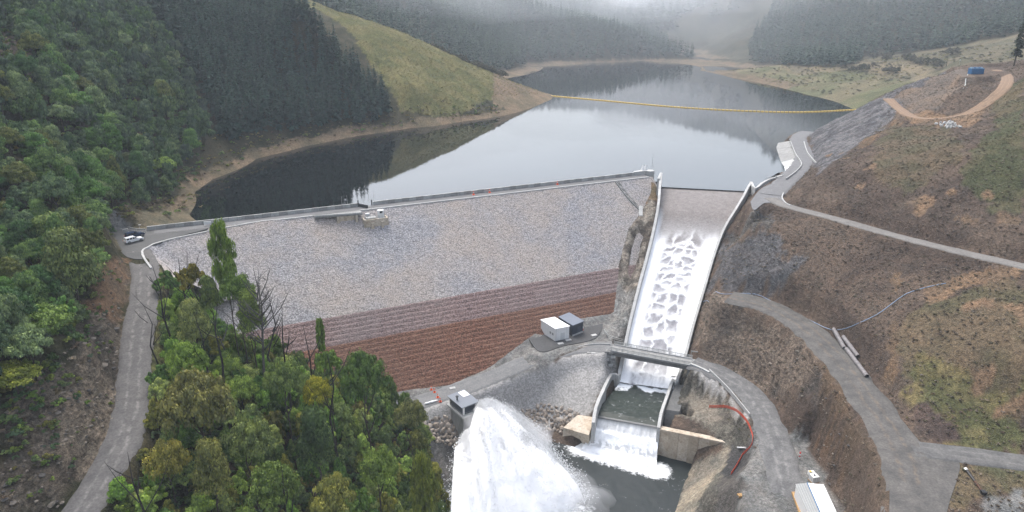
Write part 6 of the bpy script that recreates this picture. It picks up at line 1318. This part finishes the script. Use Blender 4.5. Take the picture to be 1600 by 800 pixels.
# bare grey bush along the back of the grass ridge
LOWG = [crown_mesh('grey_bush_%d' % i, 350 + i, 'round', 22, 30, .12, leaf_mat('grey_leaf%d' % i, [(0, (.07, .075, .055)), (.5, (.095, .09, .07)), (1, (.06, .07, .045))])) for i in range(2)]
gb = []
rl_ = spline([PZ(565, 30, 565), PZ(640, 55, 590), PZ(700, 80, 560), PZ(750, 104, 560), PZ(778, 118, 565)], 5)
for p in rl_:
    for _ in range(7): x, y = p[0] + random.gauss(0, 7), p[1] + 5 + random.gauss(0, 9); gb.append((x, y, float(gz(x, y)) + .3))
for q in [(1370, 92, 6), (1385, 90, 6), (1425, 98, 8), (1440, 100, 7), (1395, 112, 5), (1350, 108, 6), (1335, 112, 5), (1485, 85, 6), (1460, 102, 5), (1420, 92, 5), (1230, 97, 6), (1240, 100, 5)]:
    for _ in range(9): p = hit(q[0] + random.gauss(0, 7), q[1] + random.gauss(0, 2.5)); gb.append(tuple(p + np.array([0, 0, .3])))
gb = np.array(gb); s_ = rng.uniform(2.2, 4.2, len(gb)); gn_scatter('grey_scrub', gb, np.c_[s_, s_ * 1.3], rng.uniform(0, 6.28, len(gb)), LOWG, 'grey bare scrub along the ridge and the far terrace')
# low scrub on the grass ridge; slash and tussock on the cut-over hillside
SCR = [crown_mesh('tuft_%d' % i, 360 + i, 'round', 5, 12, .26, M['scrub']) for i in range(3)]
xs, ys = scatter(gl, 2.6, 31); z = gz(xs, ys); k = (z > LAKE_Z + 3) & (rng.random(len(xs)) < .8); s_ = rng.uniform(.35, 1.05, k.sum()) * (.6 + .8 * fbm(xs[k] / 12, ys[k] / 12, 3)); gn_scatter('grass_scrub', np.c_[xs, ys, z][k], np.c_[s_, s_ * .8], rng.uniform(0, 6.28, k.sum()), SCR, 'low golden scrub over the open slope above the reservoir')
SLS = [crown_mesh('slash_%d' % i, 370 + i, 'round', 6, 9, .2, M['slash']) for i in range(4)]
slp = [(60, 250), (97, 236), (140, 330), (165, 400), (210, 440), (260, 440), (290, 300), (260, 160), (150, 90), (75, 95), (60, 150)]
xs, ys = scatter(slp, 1.25, 41); z = gz(xs, ys); k = rng.random(len(xs)) < .62
for nm, p in ROAD_PTS.items():
    d = np.full(len(xs), 1e9)
    for j in range(0, len(p), 2): d = np.minimum(d, np.hypot(xs - p[j, 0], ys - p[j, 1]))
    k &= d > ROADS[nm][1] + .8
for pl, _z in PADS: k &= ~inpoly(xs, ys, pl)
k &= ~inpoly(xs, ys, np.array([hit(*q)[:2] for q in [(1262, 205), (1380, 152), (1400, 160), (1340, 225), (1280, 275), (1268, 250)]])); k &= poly_dist(xs, ys, ch_poly) > 3
s_ = rng.uniform(.16, .55, k.sum()) * (.7 + .8 * fbm(xs[k] / 8, ys[k] / 8, 3)); gn_scatter('slash_litter', np.c_[xs, ys, z][k], np.c_[s_ * 1.4, s_ * .7], rng.uniform(0, 6.28, k.sum()), SLS, 'brown slash and tussock scattered over the felled hillside')
# scrub on the road cut and on the shore
cutp = [hit(*q)[:2] for q in [(200, 405), (152, 430), (112, 530), (0, 645), (0, 800), (100, 790), (185, 640), (182, 520)]]
xs, ys = scatter(cutp, 1.3, 51); z = gz(xs, ys); rz_ = np.interp(ys, ROAD_PTS['gravel_road'][::-1, 1], ROAD_PTS['gravel_road'][::-1, 2]); up_ = np.clip((z - rz_) / 11, 0, 1); k = rng.random(len(xs)) < .12 + .35 * (fbm(xs / 6, ys / 6, 5) > .55) + .5 * up_ ** 2; s_ = rng.uniform(.2, .8, k.sum()) * (1 + 1.3 * up_[k] ** 2); gn_scatter('bank_scrub', np.c_[xs, ys, z][k], np.c_[s_, s_], rng.uniform(0, 6.28, k.sum()), SLS[:1] + LOWB, 'small plants clinging to the rock cut beside the gravel road')
sh_ = spline([P(q[0], q[1], LAKE_Z) for q in [(303, 300), (332, 280), (400, 248), (480, 228), (560, 212), (640, 200), (720, 190), (790, 180)]], 3); ssh = []
for p in sh_:
    for _ in range(5): x, y = p[0] + random.gauss(-4, 4), p[1] + random.gauss(5, 4); zz = float(gz(x, y)); ssh.append((x, y, zz)) if zz > LAKE_Z + 1.0 else None
for q in [(230, 325), (260, 318), (290, 325), (200, 335), (300, 310)]:
    for _ in range(14): p = hit(q[0] + random.gauss(0, 12), q[1] + random.gauss(0, 6)); ssh.append(tuple(p))
ssh = np.array(ssh); s_ = rng.uniform(.5, 1.7, len(ssh)); gn_scatter('shore_scrub', ssh, np.c_[s_, s_], rng.uniform(0, 6.28, len(ssh)), SLS[:2] + SCR[:2] + LOWB[:1], 'dry scrub along the bare reservoir shore')
# scrub on the far terrace, loose rock on the cut banks
tp = [hit(*q)[:2] for q in [(1100, 104), (1180, 103), (1330, 108), (1350, 92), (1440, 84), (1540, 70), (1600, 62), (1600, 92), (1500, 96), (1440, 116), (1380, 138), (1320, 152), (1200, 128)]]
xs, ys = scatter(tp, 5.0, 61); z = gz(xs, ys); k = (z > LAKE_Z + 1) & (rng.random(len(xs)) < .25 + .7 * (fbm(xs / 40, ys / 40, 15) > .52)); s_ = rng.uniform(.6, 2.0, k.sum()); gn_scatter('terrace_scrub', np.c_[xs, ys, z][k], np.c_[s_, s_ * .8], rng.uniform(0, 6.28, k.sum()), SCR[:2] + LOWG, 'patchy scrub over the far terrace and cut-over slope')
RG = [rock_mesh(s + 40, surf('bank_rock%d' % s, c1, c2, .6, 3, .9, .4, .06)) for s, (c1, c2) in enumerate((((.13, .115, .095), (.08, .07, .06)), ((.19, .165, .135), (.12, .10, .085)), ((.075, .07, .065), (.045, .042, .04))))]
xs, ys = scatter(cutp, .95, 71); k = rng.random(len(xs)) < .5 * fbm(xs / 5, ys / 5, 25) + .1; z = gz(xs, ys); s_ = rng.uniform(.15, .5, k.sum()) + .8 * rng.random(k.sum()) ** 8; gn_scatter('bank_rubble', np.c_[xs, ys, z][k], np.c_[s_, s_ * .8], rng.uniform(0, 6.28, k.sum()), RG, 'loose angular rock on the cut beside the gravel road')
rbp = [tuple(hit(*q)[:2]) for q in [(1105, 480), (1160, 490), (1260, 540), (1330, 680), (1370, 800), (1320, 800), (1260, 690), (1180, 600), (1100, 560)]]
xs, ys = scatter(rbp, 1.3, 73); k = rng.random(len(xs)) < .4; z = gz(xs, ys); s_ = rng.uniform(.12, .4, k.sum()) + .6 * rng.random(k.sum()) ** 8; gn_scatter('slope_rubble', np.c_[xs, ys, z][k], np.c_[s_, s_ * .8], rng.uniform(0, 6.28, k.sum()), RG, 'loose rock on the bank between bench road and riverside road')
# ---- dead standing trees
def dead_tree(px, py_b, py_t, zc, label, forks, seed, m=None, px_t=None, twig=2):
    r = np.random.default_rng(seed); b0 = PZ(px, py_b, zc); g = float(gz(b0[0], b0[1])); t = PZ(px_t or px, py_t, zc); H = t[2] - g; lean = np.array([t[0] - b0[0], 0, 0])
    o = tag(empty('dead_tree', (b0[0], b0[1], g)), label, 'tree', 'dead standing trees in the native bush'); m = m or M['dead_wood']; r0 = .0095 * H + .05
    top = Vector((lean[0], 0, H)); pts = [Vector((0, 0, -.6))] + [top * f + Vector((r.normal() * .02 * H, r.normal() * .02 * H, 0)) for f in (.25, .5, .75)] + [top]
    MB().tube(pts, [r0, r0 * .85, r0 * .65, r0 * .42, r0 * .12], 6).build('trunk', m, o)
    for k in range(forks):
        f = r.uniform(.4, .85); q = top * f; a = r.uniform(0, 6.28); L0 = H * r.uniform(.16, .36) * (1.2 - f); e = q + Vector((math.cos(a) * L0, math.sin(a) * L0, L0 * r.uniform(.9, 1.8))); mb = MB(); mid = q.lerp(e, .5) + Vector((math.cos(a), math.sin(a), 0)) * L0 * .12
        mb.tube([q, mid, e], [r0 * .42, r0 * .3, r0 * .07], 5)
        for j in range(twig): s = q.lerp(e, r.uniform(.4, .9)); e2 = s + Vector((r.normal(), r.normal(), abs(r.normal()) + .5)) * L0 * .25; mb.tube([s, e2], [r0 * .16, r0 * .04], 4)
        mb.build('limb', m, o)
for q in [(261, 505, 402, 158, 'tall forked dead tree beside the gravel road', 7, 1), (243, 542, 466, 150, 'smaller dead snag on the road verge in front of the forked one', 4, 2), (286, 450, 395, 168, 'dead tree behind the olive brown tree', 4, 3), (297, 450, 384, 168, 'thin dead stem poking above the olive brown tree', 3, 4), (422, 530, 450, 158, 'dark dead spar right of the bare twiggy tree', 3, 6), (441, 545, 468, 156, 'dark dead spar farthest right in front of the grey rockfill', 4, 7), (350, 550, 454, 150, 'dead trunk in the upper middle of the stand', 3, 8), (520, 620, 536, 152, 'dead stem left of the large dark green tree', 4, 9), (441, 775, 715, 122, 'dead snag low in the stand near the bottom edge', 3, 10), (219, 790, 684, 116, 'dark dead trunk leaning over the road bend', 4, 11), (478, 570, 500, 156, 'thin dead spar in front of the pink facing band', 2, 12), (320, 560, 480, 150, 'slender dead pole left of the middle of the stand', 2, 13)]:
    dead_tree(*q, px_t=q[0] + random.uniform(-6, 8))
dead_tree(407, 500, 408, 160, 'bare twiggy grey tree against the rockfill face', 22, 5, M['dead_pale'], twig=5)

# ------------------------------------------------------------------ haze over the valley
m = bpy.data.materials.new('haze'); m.use_nodes = True; nt = m.node_tree; nt.nodes.clear(); ou = nt.nodes.new('ShaderNodeOutputMaterial'); pv = nt.nodes.new('ShaderNodeVolumePrincipled'); pv.inputs['Color'].default_value = (.84, .92, 1.0, 1); pv.inputs['Density'].default_value = .00016; pv.inputs['Density Attribute'].default_value = ''; pv.inputs['Anisotropy'].default_value = 0.0
nt.links.new(pv.outputs[0], ou.inputs['Volume'])
try: m.cycles.homogeneous_volume = True
except Exception: pass
zt = float(Z.max()) + 60; mb = MB(); mb.box((350, 1280, (zt - 75) / 2), (2600, 2920, zt + 75)); hz = mb.build('haze', m); tag(hz, 'thin damp haze filling the valley', kind='stuff')

# low mist drifting over the far valley
def mist_cloud(c, rad, dens, label, seed):
    import bmesh
    bm = bmesh.new(); bmesh.ops.create_icosphere(bm, subdivisions=4, radius=1.0); r = np.random.default_rng(seed); ph = r.uniform(0, 6.28, 9)
    for v in bm.verts:
        x, y, z = v.co; k = 1 + .16 * math.sin(2.3 * x + ph[0]) * math.sin(2.9 * y + ph[1]) + .12 * math.sin(4.7 * x + ph[2] + 3 * z) + .10 * math.sin(6.1 * y + ph[3] + 2 * x) + .06 * math.sin(11 * x + 9 * z + ph[4])
        v.co = (x * rad[0] * k, y * rad[1] * k, z * rad[2] * k)
    me = bpy.data.meshes.new('mist_cloud'); bm.to_mesh(me); bm.free()
    m = bpy.data.materials.new('mist'); m.use_nodes = True; nt = m.node_tree; nt.nodes.clear(); ou = nt.nodes.new('ShaderNodeOutputMaterial'); pv = nt.nodes.new('ShaderNodeVolumePrincipled'); pv.inputs['Color'].default_value = (.95, .97, 1.0, 1); pv.inputs['Density'].default_value = dens; pv.inputs['Density Attribute'].default_value = ''
    nt.links.new(pv.outputs[0], ou.inputs['Volume'])
    try: m.cycles.homogeneous_volume = True
    except Exception: pass
    me.materials.append(m); o = link('mist_cloud', me, None, c); tag(o, label, kind='stuff')
mist_cloud((420, 1480, 72), (440, 420, 95), .0009, 'pale mist filling the far valley behind the reservoir', 1)
mist_cloud((110, 1260, 90), (300, 210, 50), .0008, 'mist lying over the top of the far pine hill', 2)
mist_cloud((740, 1100, 105), (420, 300, 62), .0010, 'mist lying over the far right hill', 3)
mist_cloud((-190, 960, 84), (260, 200, 42), .0007, 'mist behind the grass ridge', 4)
mist_cloud((172, 1065, 84), (52, 38, 15), .010, 'small bright wisp of mist against the far pine hill', 5)
mist_cloud((260, 1060, 30), (720, 360, 110), .00030, 'thin pale haze over the far end of the reservoir', 7)
